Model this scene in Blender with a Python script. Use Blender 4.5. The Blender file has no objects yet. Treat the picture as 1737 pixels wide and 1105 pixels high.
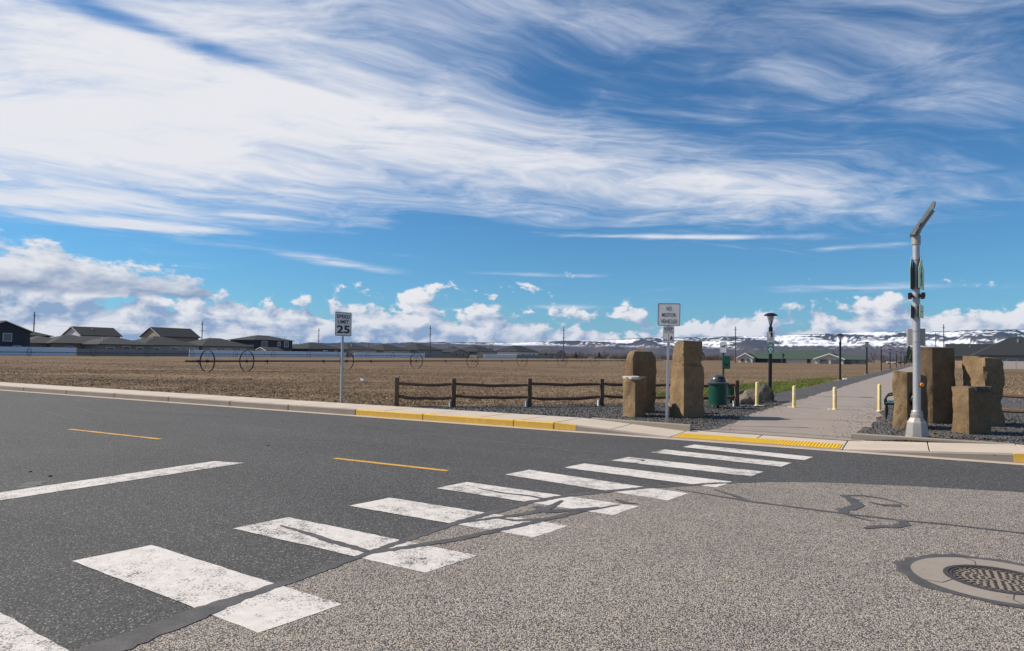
import bpy, bmesh, math, random
import numpy as np
from mathutils import Vector, Matrix

random.seed(7)
RNG = np.random.default_rng(7)
SC = bpy.context.scene
COL = SC.collection
R = math.radians

# ------------------------------------------------------------------ camera
YAW, PITCH, ROLL = R(30.0), R(2.47), R(0.8)
cam = bpy.data.cameras.new('camera')
cam.lens = 24.0
cam.sensor_width = 36.0
cam.clip_start = 0.1
cam.clip_end = 60000
cam_o = bpy.data.objects.new('camera', cam)
COL.objects.link(cam_o)
_f0 = Vector((-math.sin(YAW), math.cos(YAW), 0)); _r0 = Vector((math.cos(YAW), math.sin(YAW), 0)); _u0 = Vector((0, 0, 1))
_f = _f0 * math.cos(PITCH) + _u0 * math.sin(PITCH)
_u1 = _u0 * math.cos(PITCH) - _f0 * math.sin(PITCH)
_r = _r0 * math.cos(ROLL) + _u1 * math.sin(ROLL)
_u = _u1 * math.cos(ROLL) - _r0 * math.sin(ROLL)
m = Matrix((_r, _u, -_f)).transposed().to_4x4()
m.translation = (0, 0, 1.70)
cam_o.matrix_world = m
SC.camera = cam_o

SC.view_settings.view_transform = 'Standard'
SC.view_settings.look = 'None'
SC.view_settings.gamma = 1
SC.view_settings.use_curve_mapping = False
SC.view_settings.exposure = 0.24

# ------------------------------------------------------------------ sun
SUN_EL = R(42)
SHADOW_DIR = R(20)                       # direction the shadows fall, from +X towards +Y
to_sun = Vector((-math.cos(SHADOW_DIR) * math.cos(SUN_EL), -math.sin(SHADOW_DIR) * math.cos(SUN_EL), math.sin(SUN_EL)))
sl = bpy.data.lights.new('sun', 'SUN')
sl.energy = 5.0
sl.angle = R(0.53)
sl.color = (1.0, 0.90, 0.76)
so = bpy.data.objects.new('sun', sl)
so.rotation_euler = to_sun.to_track_quat('Z', 'Y').to_euler()
so.location = (-20, -10, 30)
COL.objects.link(so)

# ------------------------------------------------------------------ node expression helper
class X:
    """a float socket (or number) that can be used in arithmetic to build Math nodes"""
    tree = None
    def __init__(s, v): s.v = v
    @staticmethod
    def op(o, *a, clamp=False):
        n = X.tree.nodes.new('ShaderNodeMath'); n.operation = o; n.use_clamp = clamp
        for i, q in enumerate(a):
            q = q.v if isinstance(q, X) else q
            if isinstance(q, (int, float)): n.inputs[i].default_value = q
            else: X.tree.links.new(q, n.inputs[i])
        return X(n.outputs[0])
    def __add__(s, o): return X.op('ADD', s, o)
    __radd__ = __add__
    def __sub__(s, o): return X.op('SUBTRACT', s, o)
    def __rsub__(s, o): return X.op('SUBTRACT', o, s)
    def __mul__(s, o): return X.op('MULTIPLY', s, o)
    __rmul__ = __mul__
    def __truediv__(s, o): return X.op('DIVIDE', s, o)
    def __rtruediv__(s, o): return X.op('DIVIDE', o, s)
    def __neg__(s): return X.op('MULTIPLY', s, -1)
    def clamp(s): return X.op('ADD', s, 0.0, clamp=True)
    def mx(s, o): return X.op('MAXIMUM', s, o)
    def mn(s, o): return X.op('MINIMUM', s, o)
    def pw(s, o): return X.op('POWER', s, o)
    def exp(s): return X.op('EXPONENT', s)
    def sm(s, a, b):
        n = X.tree.nodes.new('ShaderNodeMapRange'); n.interpolation_type = 'SMOOTHSTEP'
        X.tree.links.new(s.v, n.inputs['Value'])
        n.inputs['From Min'].default_value = a; n.inputs['From Max'].default_value = b
        return X(n.outputs['Result'])
    def lin(s, a, b, c, d):
        n = X.tree.nodes.new('ShaderNodeMapRange'); n.clamp = True
        X.tree.links.new(s.v, n.inputs['Value'])
        for k, q in zip(('From Min', 'From Max', 'To Min', 'To Max'), (a, b, c, d)): n.inputs[k].default_value = q
        return X(n.outputs['Result'])

def xyz(x, y, z=0.0):
    n = X.tree.nodes.new('ShaderNodeCombineXYZ')
    for i, q in enumerate((x, y, z)):
        q = q.v if isinstance(q, X) else q
        if isinstance(q, (int, float)): n.inputs[i].default_value = q
        else: X.tree.links.new(q, n.inputs[i])
    return n.outputs[0]

def noise(vec, scale=1.0, detail=4.0, rough=0.5, dist=0.0, lac=2.0, dims='3D'):
    n = X.tree.nodes.new('ShaderNodeTexNoise'); n.noise_dimensions = dims
    X.tree.links.new(vec, n.inputs['Vector'])
    n.inputs['Scale'].default_value = scale; n.inputs['Detail'].default_value = detail
    n.inputs['Roughness'].default_value = rough; n.inputs['Distortion'].default_value = dist
    n.inputs['Lacunarity'].default_value = lac
    return X(n.outputs['Fac'])

def mixc(fac, a, b):
    n = X.tree.nodes.new('ShaderNodeMix'); n.data_type = 'RGBA'
    for i, q in ((0, fac), (6, a), (7, b)):
        q = q.v if isinstance(q, X) else q
        if isinstance(q, (int, float)): n.inputs[i].default_value = q
        elif isinstance(q, tuple): n.inputs[i].default_value = (*q, 1)
        else: X.tree.links.new(q, n.inputs[i])
    return n.outputs[2]

# ------------------------------------------------------------------ sky
W = bpy.data.worlds.new('World'); SC.world = W; W.use_nodes = True
W.cycles.sampling_method = 'MANUAL'; W.cycles.sample_map_resolution = 512
nt = W.node_tree; nt.nodes.clear(); X.tree = nt
out = nt.nodes.new('ShaderNodeOutputWorld'); bg = nt.nodes.new('ShaderNodeBackground')
sky = nt.nodes.new('ShaderNodeTexSky'); sky.sky_type = 'NISHITA'; sky.sun_disc = False
sky.sun_elevation = SUN_EL
sky.sun_rotation = math.atan2(to_sun.x, to_sun.y)
sky.air_density = 1.0; sky.dust_density = 0.3; sky.ozone_density = 2.0; sky.altitude = 450
hs = nt.nodes.new('ShaderNodeMix'); hs.data_type = 'RGBA'; hs.blend_type = 'MULTIPLY'; hs.inputs[0].default_value = 1.0
nt.links.new(sky.outputs[0], hs.inputs[6]); hs.inputs[7].default_value = (0.42, 0.88, 1.18, 1)
tc = nt.nodes.new('ShaderNodeTexCoord')
sep = nt.nodes.new('ShaderNodeSeparateXYZ'); nt.links.new(tc.outputs['Generated'], sep.inputs[0])
dx, dy, dz = (X(sep.outputs[i]) for i in range(3))
CA, SA = math.cos(YAW), math.sin(YAW)
a_ = dx * CA + dy * SA                     # sideways and forwards of the field's bearing
b_ = dy * CA - dx * SA
el = X.op('ARCSINE', dz)                   # elevation, radians
az = X.op('ARCTAN2', a_, b_)               # bearing, radians
zc = dz.mx(0.0) + 0.035
pa, pb = a_ / zc, b_ / zc                  # where the ray meets a high flat layer
# --- cirrus
TH = R(17)
s_ = pa * math.cos(TH) + pb * math.sin(TH)
t_ = pb * math.cos(TH) - pa * math.sin(TH)
def n2(x, y, detail, rough=0.55):
    return noise(xyz(x, y), 1.0, detail, rough, dims='2D')
wv = n2(pa * 0.5 + 3.1, pb * 0.5, 1.5) - 0.5
wv2 = n2(pa * 1.1, pb * 1.1 + 8.1, 2, 0.5) - 0.5
big = n2(s_ * 0.22, t_ * 0.55 + wv * 1.2 + 0.7, 3)
mid = n2(s_ * 0.70 + wv2 * 1.6, t_ * 1.9 + wv * 2.6 + wv2 * 0.8 + 4.2, 5, 0.62)
fine = n2(s_ * 2.6 + wv2 * 3 + 1.9, t_ * 6.5 + wv * 5 + wv2 * 3, 5, 0.66)
def blob(u0, v0, ru, rv, tilt=0.0):
    u = az - u0; v = el - v0
    c, s = math.cos(tilt), math.sin(tilt)
    uu = (u * (c / ru) + v * (s / ru)); vv = (v * (c / rv) - u * (s / rv))
    return (-(uu * uu + vv * vv)).exp()
cover = (blob(-0.55, 0.240, 0.36, 0.10, -0.04) * 1.0 + blob(-0.10, 0.30, 0.46, 0.085, -0.20) * 0.66 + blob(0.38, 0.225, 0.34, 0.055, -0.14) * 0.58
         + blob(0.60, 0.36, 0.30, 0.13, 0.10) * 0.42 + blob(-0.45, 0.45, 0.7, 0.14) * 0.42)
gap = blob(-0.52, 0.400, 0.26, 0.012, -0.13) * 0.60 + blob(0.14, 0.385, 0.20, 0.045, -0.2) * 0.30
high = el.sm(0.20, 0.50) * 0.34
low = 1.0 - el.sm(0.13, 0.24)
dens = cover + high - gap - low * 0.22 + (big - 0.5) * 0.65 + (mid - 0.5) * 1.15 + (fine - 0.5) * 0.75
ci = (dens - 0.08).sm(0.0, 1.15)
# --- thin streaks low down
strk = n2(az * 3.0 + 2.0, el * 42.0 + az * 1.5, 4)
strk2 = n2(az * 11.0, el * 110.0 + 1.5 + strk * 3.0, 4, 0.62)
lens = (blob(-0.50, 0.160, 0.135, 0.0085, 0.03) * 1.1 + blob(-0.36, 0.184, 0.09, 0.006, -0.02) * 0.9 + blob(-0.62, 0.178, 0.16, 0.016, 0.1)
        + blob(0.26, 0.170, 0.17, 0.0050, -0.03) * 1.0 + blob(-0.24, 0.125, 0.11, 0.008, -0.12) * 0.8 + blob(0.03, 0.118, 0.15, 0.0045, -0.02) * 0.6
        + blob(0.47, 0.147, 0.08, 0.005, 0.0) * 0.7 + blob(0.45, 0.095, 0.2, 0.007) * 0.5 + blob(0.07, 0.07, 0.06, 0.004) * 0.7 + blob(-0.09, 0.066, 0.05, 0.003) * 0.6)
st = (lens + (strk - 0.5) * 0.9 + (strk2 - 0.5) * 1.0 - 0.22).sm(0.0, 0.9) * el.sm(0.045, 0.08) * (1.0 - el.sm(0.17, 0.24)) * 0.92
cirrus = (1.0 - (1.0 - ci) * (1.0 - st))
# --- cumulus along the horizon, the second sample lies a little further towards the sun
lump = n2(az * 6.0 + 3.3, el * 15.0, 2)
def puffs(el_, az_, det):
    return n2(az_ * 22 + lump * 0.8, el_ * 34 + lump * 0.8 + 7.7, det, 0.56)
top = az.lin(-0.75, -0.25, 0.086, 0.040) + az.lin(0.25, 0.5, 0.0, 0.018)
p0 = puffs(el, az, 6)
c0 = (top - el) * 18.0 + (p0 - 0.5) * 2.7 + (lump - 0.5) * 1.5 + az.lin(-0.45, -0.2, 0.30, 0.62) - az.lin(0.02, 0.22, 0.0, 0.42) + az.lin(0.22, 0.40, 0.0, 0.16)
cu_a = c0.sm(0.0, 0.30) * el.sm(-0.01, 0.004)
pl = n2(az * 22 + lump * 0.8 - 0.25, el * 34 + lump * 0.8 + 8.15, 3, 0.55)
lit = ((p0 - pl) * 3.4 + 0.60 + (lump - 0.5) * 0.5).clamp()
# a flat-based bank above, on the left
pk = n2(az * 17 + 9.9, el * 40, 6, 0.6)
pk1 = n2(az * 17 + 9.7, el * 40 + 0.40, 3, 0.6)
k0 = (0.112 - (az + 0.72).mx(0.0) * 0.10 - el) * 22.0 + (pk - 0.5) * 2.0 - (az + 0.48).mx(0.0) * 9.0 + 0.55
bk_a = k0.sm(0.0, 0.35) * (el - 0.068 + (pk - 0.5) * 0.012).sm(-0.005, 0.007)
litb = ((pk - pk1) * 1.6 + el.lin(0.070, 0.100, 0.05, 0.85)).clamp()
cum_col = mixc(lit, (0.30, 0.41, 0.60), (1.0, 0.97, 0.96))
bank_col = mixc(litb, (0.26, 0.35, 0.52), (0.90, 0.89, 0.90))
cir_col = mixc(cirrus, (0.60, 0.70, 0.90), (0.90, 0.90, 0.93))
SKY_GAIN = 0.095
scl = nt.nodes.new('ShaderNodeVectorMath'); scl.operation = 'SCALE'; scl.inputs['Scale'].default_value = SKY_GAIN
nt.links.new(hs.outputs[2], scl.inputs[0])
c = mixc(cirrus * 0.97, scl.outputs[0], cir_col)
c = mixc(cu_a * 0.95, c, cum_col)
c = mixc(bk_a * 0.95, c, bank_col)
nt.links.new(c, bg.inputs['Color'])
bg.inputs['Strength'].default_value = 0.80
nt.links.new(bg.outputs[0], out.inputs[0])


# ------------------------------------------------------------------ helpers
def fbm(x, y, seed=0, octv=4, rough=0.5):
    x = np.asarray(x, float); y = np.asarray(y, float)
    t = np.zeros(np.broadcast(x, y).shape); amp = 1.0; tot = 0.0
    for o in range(octv):
        xi = np.floor(x).astype(np.int64); yi = np.floor(y).astype(np.int64)
        fx = x - xi; fy = y - yi
        fx = fx * fx * (3 - 2 * fx); fy = fy * fy * (3 - 2 * fy)
        def h(i, j):
            n = (i * 374761393 + j * 668265263 + (seed + o * 17) * 1442695041) & 0x7fffffff
            n = ((n ^ (n >> 13)) * 1274126177) & 0x7fffffff
            return ((n ^ (n >> 16)) & 0xffff) / 65535.0
        v = (h(xi, yi) * (1 - fx) + h(xi + 1, yi) * fx) * (1 - fy) + (h(xi, yi + 1) * (1 - fx) + h(xi + 1, yi + 1) * fx) * fy
        t = t + amp * v; tot += amp; amp *= rough; x = x * 2.03 + 5.1; y = y * 2.03 + 1.7
    return t / tot

class MB:
    def __init__(s): s.v = []; s.f = []
    def add(s, vs, fs):
        o = len(s.v); s.v += [tuple(p) for p in vs]; s.f += [tuple(i + o for i in f) for f in fs]; return s
    def box(s, c, d, rz=0.0, mat=None):
        x, y, z = (q / 2 for q in d); cs, sn = math.cos(rz), math.sin(rz); vs = []
        for k in (-z, z):
            for i, j in ((-x, -y), (x, -y), (x, y), (-x, y)):
                p = Vector((i * cs - j * sn, i * sn + j * cs, k))
                if mat is not None: p = mat @ Vector((i, j, k))
                vs.append((c[0] + p.x, c[1] + p.y, c[2] + p.z))
        return s.add(vs, [(3, 2, 1, 0), (4, 5, 6, 7), (0, 1, 5, 4), (1, 2, 6, 5), (2, 3, 7, 6), (3, 0, 4, 7)])
    def tube(s, p0, p1, r0, r1=None, n=10, caps=True):
        r1 = r0 if r1 is None else r1
        p0, p1 = Vector(p0), Vector(p1); d = (p1 - p0).normalized()
        u = d.orthogonal().normalized(); w = d.cross(u); vs = []
        for p, r in ((p0, r0), (p1, r1)):
            for i in range(n):
                a = 2 * math.pi * i / n; vs.append(p + (u * math.cos(a) + w * math.sin(a)) * r)
        fs = [(i, (i + 1) % n, n + (i + 1) % n, n + i) for i in range(n)]
        if caps: fs += [tuple(range(n - 1, -1, -1)), tuple(range(n, 2 * n))]
        return s.add(vs, fs)
    def path(s, pts, r, n=8):
        for a, b in zip(pts[:-1], pts[1:]): s.tube(a, b, r, r, n)
        return s
    def lathe(s, prof, n=20, c=(0, 0, 0)):
        vs = []; fs = []
        for r, z in prof:
            for i in range(n):
                a = 2 * math.pi * i / n; vs.append((c[0] + r * math.cos(a), c[1] + r * math.sin(a), c[2] + z))
        for k in range(len(prof) - 1):
            for i in range(n):
                j = (i + 1) % n; fs.append((k * n + i, k * n + j, (k + 1) * n + j, (k + 1) * n + i))
        fs += [tuple(range(n - 1, -1, -1)), tuple(range((len(prof) - 1) * n, len(prof) * n))]
        return s.add(vs, fs)
    def prism(s, poly, z0, z1):
        n = len(poly)
        g = (lambda z, i: z[i] if isinstance(z, (list, tuple)) else z)
        vs = [(x, y, g(z0, i)) for i, (x, y) in enumerate(poly)] + [(x, y, g(z1, i)) for i, (x, y) in enumerate(poly)]
        return s.add(vs, [tuple(range(n - 1, -1, -1)), tuple(range(n, 2 * n))] + [(i, (i + 1) % n, n + (i + 1) % n, n + i) for i in range(n)])
    def mesh(s, name, mt, smooth=False, bevel=0.0):
        me = bpy.data.meshes.new(name); me.from_pydata(s.v, [], s.f); me.validate()
        if bevel:
            bm = bmesh.new(); bm.from_mesh(me)
            bmesh.ops.bevel(bm, geom=[e for e in bm.edges if len(e.link_faces) == 2 and e.calc_face_angle() > 0.6], offset=bevel, segments=1, affect='EDGES')
            bm.to_mesh(me); bm.free()
        if mt: me.materials.append(mt)
        if smooth:
            me.polygons.foreach_set('use_smooth', [True] * len(me.polygons))
            try: me.set_sharp_from_angle(angle=R(40))
            except Exception: pass
        return me
    def build(s, name, mt, parent=None, smooth=False, bevel=0.0, loc=(0, 0, 0)):
        return link(name, s.mesh(name, mt, smooth, bevel), parent, loc)

def link(name, me, parent=None, loc=(0, 0, 0), rot=(0, 0, 0), scale=(1, 1, 1)):
    o = bpy.data.objects.new(name, me); COL.objects.link(o)
    o.location = loc; o.rotation_euler = rot; o.scale = scale
    if parent: o.parent = parent
    return o
def tag(o, label=None, cat=None, group=None, kind=None):
    for k, v in (('label', label), ('category', cat), ('group', group), ('kind', kind)):
        if v: o[k] = v
    return o
def thing(name, label, cat, loc=(0, 0, 0), rz=0.0, group=None):
    return tag(link(name, None, None, loc, (0, 0, rz)), label, cat, group)
def struct(name, mb, mt, **k):
    return tag(mb.build(name, mt, **k), kind='structure')
def copy_tree(o, parent=None):
    c = o.copy(); COL.objects.link(c); c.parent = parent
    for ch in list(o.children): copy_tree(ch, c)
    return c

# ------------------------------------------------------------------ materials
def new_mat(name):
    mt = bpy.data.materials.new(name); mt.use_nodes = True
    t = mt.node_tree; X.tree = t
    return mt, t, t.nodes['Principled BSDF']
def coords(t, kind='Object', scale=(1, 1, 1)):
    n = t.nodes.new('ShaderNodeTexCoord'); mp = t.nodes.new('ShaderNodeMapping'); mp.inputs['Scale'].default_value = scale
    t.links.new(n.outputs[kind], mp.inputs[0]); return mp.outputs[0]
def world_pos(t):
    return t.nodes.new('ShaderNodeNewGeometry').outputs['Position']
def bump(t, b, h, strength=0.3, dist=0.01):
    n = t.nodes.new('ShaderNodeBump'); n.inputs['Strength'].default_value = strength; n.inputs['Distance'].default_value = dist
    t.links.new(h.v if isinstance(h, X) else h, n.inputs['Height']); t.links.new(n.outputs[0], b.inputs['Normal'])
def vor(t, vec, scale, feature='F1'):
    n = t.nodes.new('ShaderNodeTexVoronoi'); n.feature = feature; n.inputs['Scale'].default_value = scale
    t.links.new(vec, n.inputs['Vector']); return n
def plain(name, col, rough=0.6, metal=0.0, var=0.25, scale=6.0, bmp=0.1, stretch=(1, 1, 1), spec=0.4):
    mt, t, b = new_mat(name)
    v = coords(t, 'Object', stretch)
    n1 = noise(v, scale, 5, 0.6); n2_ = noise(v, scale * 7, 4, 0.6)
    f = (n1 * 0.65 + n2_ * 0.35).lin(0.3, 0.7, 0, 1)
    lo = tuple(c * (1 - var) for c in col); hi = tuple(min(1, c * (1 + var * 0.8)) for c in col)
    t.links.new(mixc(f, lo, hi), b.inputs['Base Color'])
    b.inputs['Roughness'].default_value = rough; b.inputs['Metallic'].default_value = metal
    b.inputs['Specular IOR Level'].default_value = spec
    if bmp: bump(t, b, n2_, bmp, 0.01)
    return mt

def asphalt_nodes(t, base, tint, contrast):
    p = world_pos(t)
    g = vor(t, p, 95.0); cell = t.nodes.new('ShaderNodeSeparateColor'); t.links.new(g.outputs['Color'], cell.inputs[0])
    r1 = X(cell.outputs[0]); dist = X(g.outputs['Distance'])
    big = noise(p, 0.35, 4, 0.6); midn = noise(p, 3.0, 4, 0.6); spk = noise(p, 60, 3, 0.7)
    val = 1.0 + (r1 - 0.5) * contrast + (spk - 0.5) * contrast + (big - 0.5) * 0.45 + (midn - 0.5) * 0.25 - dist.lin(0.3, 0.8, 0, 0.25) * contrast
    return p, val, r1, dist, spk
M = {}
def mk_asphalt():
    mt, t, b = new_mat('dark_asphalt')
    p, val, r1, dist, spk = asphalt_nodes(t, 0.05, None, 1.0)
    # tyre-polished lanes follow the road
    sp = t.nodes.new('ShaderNodeSeparateXYZ'); t.links.new(p, sp.inputs[0])
    wear = noise(xyz(X(sp.outputs[0]) * 0.05, X(sp.outputs[1]) * 0.9), 1.0, 3, 0.5)
    val = val + (wear - 0.5) * 0.35
    c1 = mixc(r1.sm(0.90, 0.97), (0.060, 0.059, 0.058), (0.17, 0.16, 0.145))
    sc = t.nodes.new('ShaderNodeVectorMath'); sc.operation = 'SCALE'; t.links.new(c1, sc.inputs[0]); t.links.new(val.mx(0.25).v, sc.inputs['Scale'])
    t.links.new(sc.outputs[0], b.inputs['Base Color']); b.inputs['Roughness'].default_value = 0.82
    bump(t, b, spk * 0.7 - dist, 0.6, 0.006); return mt
def mk_chip(name='chip_seal', gain=1.0):
    mt, t, b = new_mat(name)
    p = world_pos(t)
    g = vor(t, p, 105.0); cell = t.nodes.new('ShaderNodeSeparateColor'); t.links.new(g.outputs['Color'], cell.inputs[0])
    r1, r2 = X(cell.outputs[0]), X(cell.outputs[1]); dist = X(g.outputs['Distance'])
    big = noise(p, 0.5, 4, 0.6); midn = noise(p, 4.0, 4, 0.6)
    c1 = mixc(r1, (0.28 * gain, 0.240 * gain, 0.203 * gain), (0.62 * gain, 0.53 * gain, 0.445 * gain))
    c2 = mixc(r2.sm(0.74, 0.8), c1, (0.085, 0.078, 0.075))
    c3 = mixc(dist.sm(0.42, 0.72), c2, (0.05, 0.046, 0.043))
    sc = t.nodes.new('ShaderNodeVectorMath'); sc.operation = 'SCALE'; t.links.new(c3, sc.inputs[0])
    t.links.new((1.0 + (big - 0.5) * 0.5 + (midn - 0.5) * 0.3).v, sc.inputs['Scale'])
    t.links.new(sc.outputs[0], b.inputs['Base Color']); b.inputs['Roughness'].default_value = 0.85
    bump(t, b, (0.0 - dist) + r1 * 0.3, 0.8, 0.008); return mt
def mk_paint(name, col, wear=0.5, under=(0.07, 0.068, 0.065)):
    mt, t, b = new_mat(name)
    p = world_pos(t)
    a = noise(p, 70, 3, 0.7); bb = noise(p, 5.0, 5, 0.65); cc = noise(p, 1.2, 3, 0.5)
    w = (a * 0.62 + bb * 0.38 + (cc - 0.5) * 0.25).sm(wear - 0.05, wear + 0.05)
    dirt = noise(p, 9, 4, 0.6)
    c0 = mixc(dirt.lin(0.3, 0.75, 0, 1), tuple(q * 0.78 for q in col), col)
    t.links.new(mixc(w, under, c0), b.inputs['Base Color']); b.inputs['Roughness'].default_value = 0.75
    bump(t, b, a, 0.4, 0.004); return mt
def mk_concrete(name, col):
    mt, t, b = new_mat(name)
    p = world_pos(t)
    a = noise(p, 1.3, 5, 0.65); f = noise(p, 45, 4, 0.7); sp = noise(p, 14, 2, 0.5)
    v = (1.0 + (a - 0.5) * 0.45 + (f - 0.5) * 0.35)
    base = mixc(sp.sm(0.70, 0.76), col, tuple(q * 0.55 for q in col))
    sc = t.nodes.new('ShaderNodeVectorMath'); sc.operation = 'SCALE'; t.links.new(base, sc.inputs[0]); t.links.new(v.v, sc.inputs['Scale'])
    t.links.new(sc.outputs[0], b.inputs['Base Color']); b.inputs['Roughness'].default_value = 0.85
    bump(t, b, f, 0.25, 0.004); return mt
def mk_gravel():
    mt, t, b = new_mat('basalt_gravel')
    p = world_pos(t)
    g = vor(t, p, 24.0); cell = t.nodes.new('ShaderNodeSeparateColor'); t.links.new(g.outputs['Color'], cell.inputs[0])
    r1 = X(cell.outputs[0]); dist = X(g.outputs['Distance'])
    big = noise(p, 0.8, 4, 0.6)
    c1 = mixc(r1, (0.055, 0.054, 0.053), (0.215, 0.205, 0.195))
    c2 = mixc(dist.sm(0.4, 0.75), c1, (0.012, 0.012, 0.012))
    c3 = mixc(big.sm(0.60, 0.85) * 0.6, c2, (0.13, 0.105, 0.08))
    t.links.new(c3, b.inputs['Base Color']); b.inputs['Roughness'].default_value = 0.9
    bump(t, b, (0.0 - dist) + r1 * 0.4, 1.0, 0.03); return mt
def mk_field():
    mt, t, b = new_mat('dry_field')
    p = world_pos(t)
    sp = t.nodes.new('ShaderNodeSeparateXYZ'); t.links.new(p, sp.inputs[0])
    px_, py_ = X(sp.outputs[0]), X(sp.outputs[1])
    ac = px_ * CA + py_ * SA; al = py_ * CA - px_ * SA
    band = noise(xyz(ac * 0.02, al * 0.16), 1.0, 4, 0.6); patch = noise(p, 0.12, 5, 0.65); clod = noise(p, 3.4, 5, 0.7); fi = noise(p, 11.0, 4, 0.75)
    f = (band * 0.36 + patch * 0.26 + clod * 0.18 + fi * 0.20).lin(0.38, 0.62, 0, 1)
    c1 = mixc(f, (0.078, 0.051, 0.031), (0.235, 0.163, 0.100))
    c2 = mixc(fi.sm(0.60, 0.72) * clod.sm(0.45, 0.6) * 0.8, c1, (0.30, 0.235, 0.16))
    c3 = mixc((clod * 0.6 + patch * 0.4).sm(0.60, 0.70) * 0.5, c2, (0.075, 0.05, 0.033))
    t.links.new(c3, b.inputs['Base Color']); b.inputs['Roughness'].default_value = 0.95; b.inputs['Specular IOR Level'].default_value = 0.1
    bump(t, b, clod * 0.4 + fi * 0.6, 0.55, 0.04); return mt
def mk_stone(name, col, dark):
    mt, t, b = new_mat(name)
    v = coords(t)
    oi = t.nodes.new('ShaderNodeObjectInfo')
    a = noise(v, 2.2, 5, 0.65); f = noise(v, 18, 5, 0.7); pit = noise(v, 55, 3, 0.6); st = noise(v, 1.1, 3, 0.5)
    c1 = mixc((a * 0.6 + f * 0.4).lin(0.32, 0.68, 0, 1), dark, col)
    c2 = mixc(st.sm(0.60, 0.72) * 0.5, c1, tuple(q * 0.62 for q in col))
    c3 = mixc(f.sm(0.66, 0.74) * 0.5, c2, (0.33, 0.30, 0.25))
    sc = t.nodes.new('ShaderNodeVectorMath'); sc.operation = 'SCALE'; t.links.new(c3, sc.inputs[0])
    t.links.new(X(oi.outputs['Random']).lin(0, 1, 0.88, 1.12).v, sc.inputs['Scale'])
    t.links.new(sc.outputs[0], b.inputs['Base Color']); b.inputs['Roughness'].default_value = 0.9; b.inputs['Specular IOR Level'].default_value = 0.2
    bump(t, b, a * 0.5 + f * 0.4 + pit * 0.25, 0.7, 0.05); return mt
def mk_attr_grass(name, c_lo, c_hi):
    mt, t, b = new_mat(name)
    at = t.nodes.new('ShaderNodeAttribute'); at.attribute_name = 'tone'
    t.links.new(mixc(X(at.outputs['Fac']), c_lo, c_hi), b.inputs['Base Color'])
    b.inputs['Roughness'].default_value = 0.85; b.inputs['Specular IOR Level'].default_value = 0.15; return mt
def mk_rubber_sealant():
    mt, t, b = new_mat('crack_sealant')
    p = world_pos(t); a = noise(p, 5, 5, 0.65); f = noise(p, 75, 3, 0.7)
    t.links.new(mixc((a * 0.5 + f * 0.5).lin(0.34, 0.66, 0, 1), (0.036, 0.034, 0.032), (0.120, 0.110, 0.102)), b.inputs['Base Color'])
    b.inputs['Roughness'].default_value = 0.6; bump(t, b, f, 0.4, 0.004); return mt

M['asphalt'] = mk_asphalt(); M['chip'] = mk_chip(); M['gravel'] = mk_gravel(); M['field'] = mk_field(); M['seal'] = mk_rubber_sealant()
M['white_paint'] = mk_paint('white_road_paint', (0.68, 0.635, 0.59), 0.435)
M['yellow_line'] = mk_paint('yellow_road_paint', (0.66, 0.36, 0.05), 0.41)
M['concrete'] = mk_concrete('sidewalk_concrete', (0.49, 0.415, 0.335))
M['kerb'] = mk_concrete('kerb_concrete', (0.26, 0.225, 0.185))
M['gutter'] = mk_concrete('gutter_concrete', (0.42, 0.35, 0.285))
M['joint'] = plain('joint_dirt', (0.09, 0.08, 0.07), 0.95)
M['kerb_yellow'] = mk_paint('yellow_kerb_paint', (0.72, 0.44, 0.07), 0.36, (0.36, 0.32, 0.27))
M['tactile'] = mk_paint('tactile_yellow', (0.72, 0.44, 0.02), 0.28, (0.5, 0.33, 0.08))
M['path'] = mk_concrete('path_asphalt', (0.270, 0.225, 0.192))
M['stone'] = mk_stone('basalt_column_stone', (0.290, 0.200, 0.112), (0.120, 0.082, 0.048))
M['stone_dark'] = mk_stone('dark_basalt', (0.115, 0.105, 0.095), (0.05, 0.046, 0.042))
M['boulder'] = mk_stone('boulder_stone', (0.36, 0.29, 0.22), (0.075, 0.062, 0.052))
M['galv'] = plain('galvanised_steel', (0.46, 0.46, 0.47), 0.45, 0.55, 0.18, 4, 0.03)
M['alu'] = plain('cast_aluminium', (0.36, 0.345, 0.325), 0.5, 0.4, 0.15, 6, 0.06)
M['sign_white'] = plain('sign_white', (0.72, 0.70, 0.69), 0.45, 0, 0.06, 3, 0)
M['black'] = plain('black_paint', (0.012, 0.012, 0.013), 0.45, 0, 0.2, 8, 0)
M['sign_black'] = plain('sign_black', (0.015, 0.015, 0.017), 0.5, 0, 0.1, 8, 0)
M['sign_green'] = plain('sign_green', (0.02, 0.22, 0.14), 0.45, 0, 0.1, 3, 0)
M['sign_grey'] = plain('sign_grey_print', (0.30, 0.31, 0.31), 0.5, 0, 0.1, 3, 0)
M['lime'] = plain('fluorescent_sign', (0.50, 0.72, 0.40), 0.4, 0, 0.1, 3, 0)
M['lamp_black'] = plain('lamp_black', (0.012, 0.013, 0.015), 0.35, 0.2, 0.2, 8, 0)
M['lamp_glass'] = plain('lamp_diffuser', (0.55, 0.57, 0.58), 0.25, 0, 0.05, 3, 0)
M['green_metal'] = plain('green_coated_metal', (0.012, 0.085, 0.058), 0.38, 0.1, 0.25, 8, 0.05)
M['dome'] = plain('dark_plastic_dome', (0.055, 0.058, 0.065), 0.28, 0, 0.2, 6, 0.02)
M['bollard'] = plain('bollard_yellow', (0.76, 0.62, 0.27), 0.5, 0, 0.2, 5, 0.06)
M['bollard_cap'] = plain('bollard_cap', (0.74, 0.64, 0.34), 0.5, 0, 0.12, 5, 0.04)
M['band'] = plain('reflective_band', (0.72, 0.72, 0.70), 0.3, 0, 0.05, 5, 0)
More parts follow.
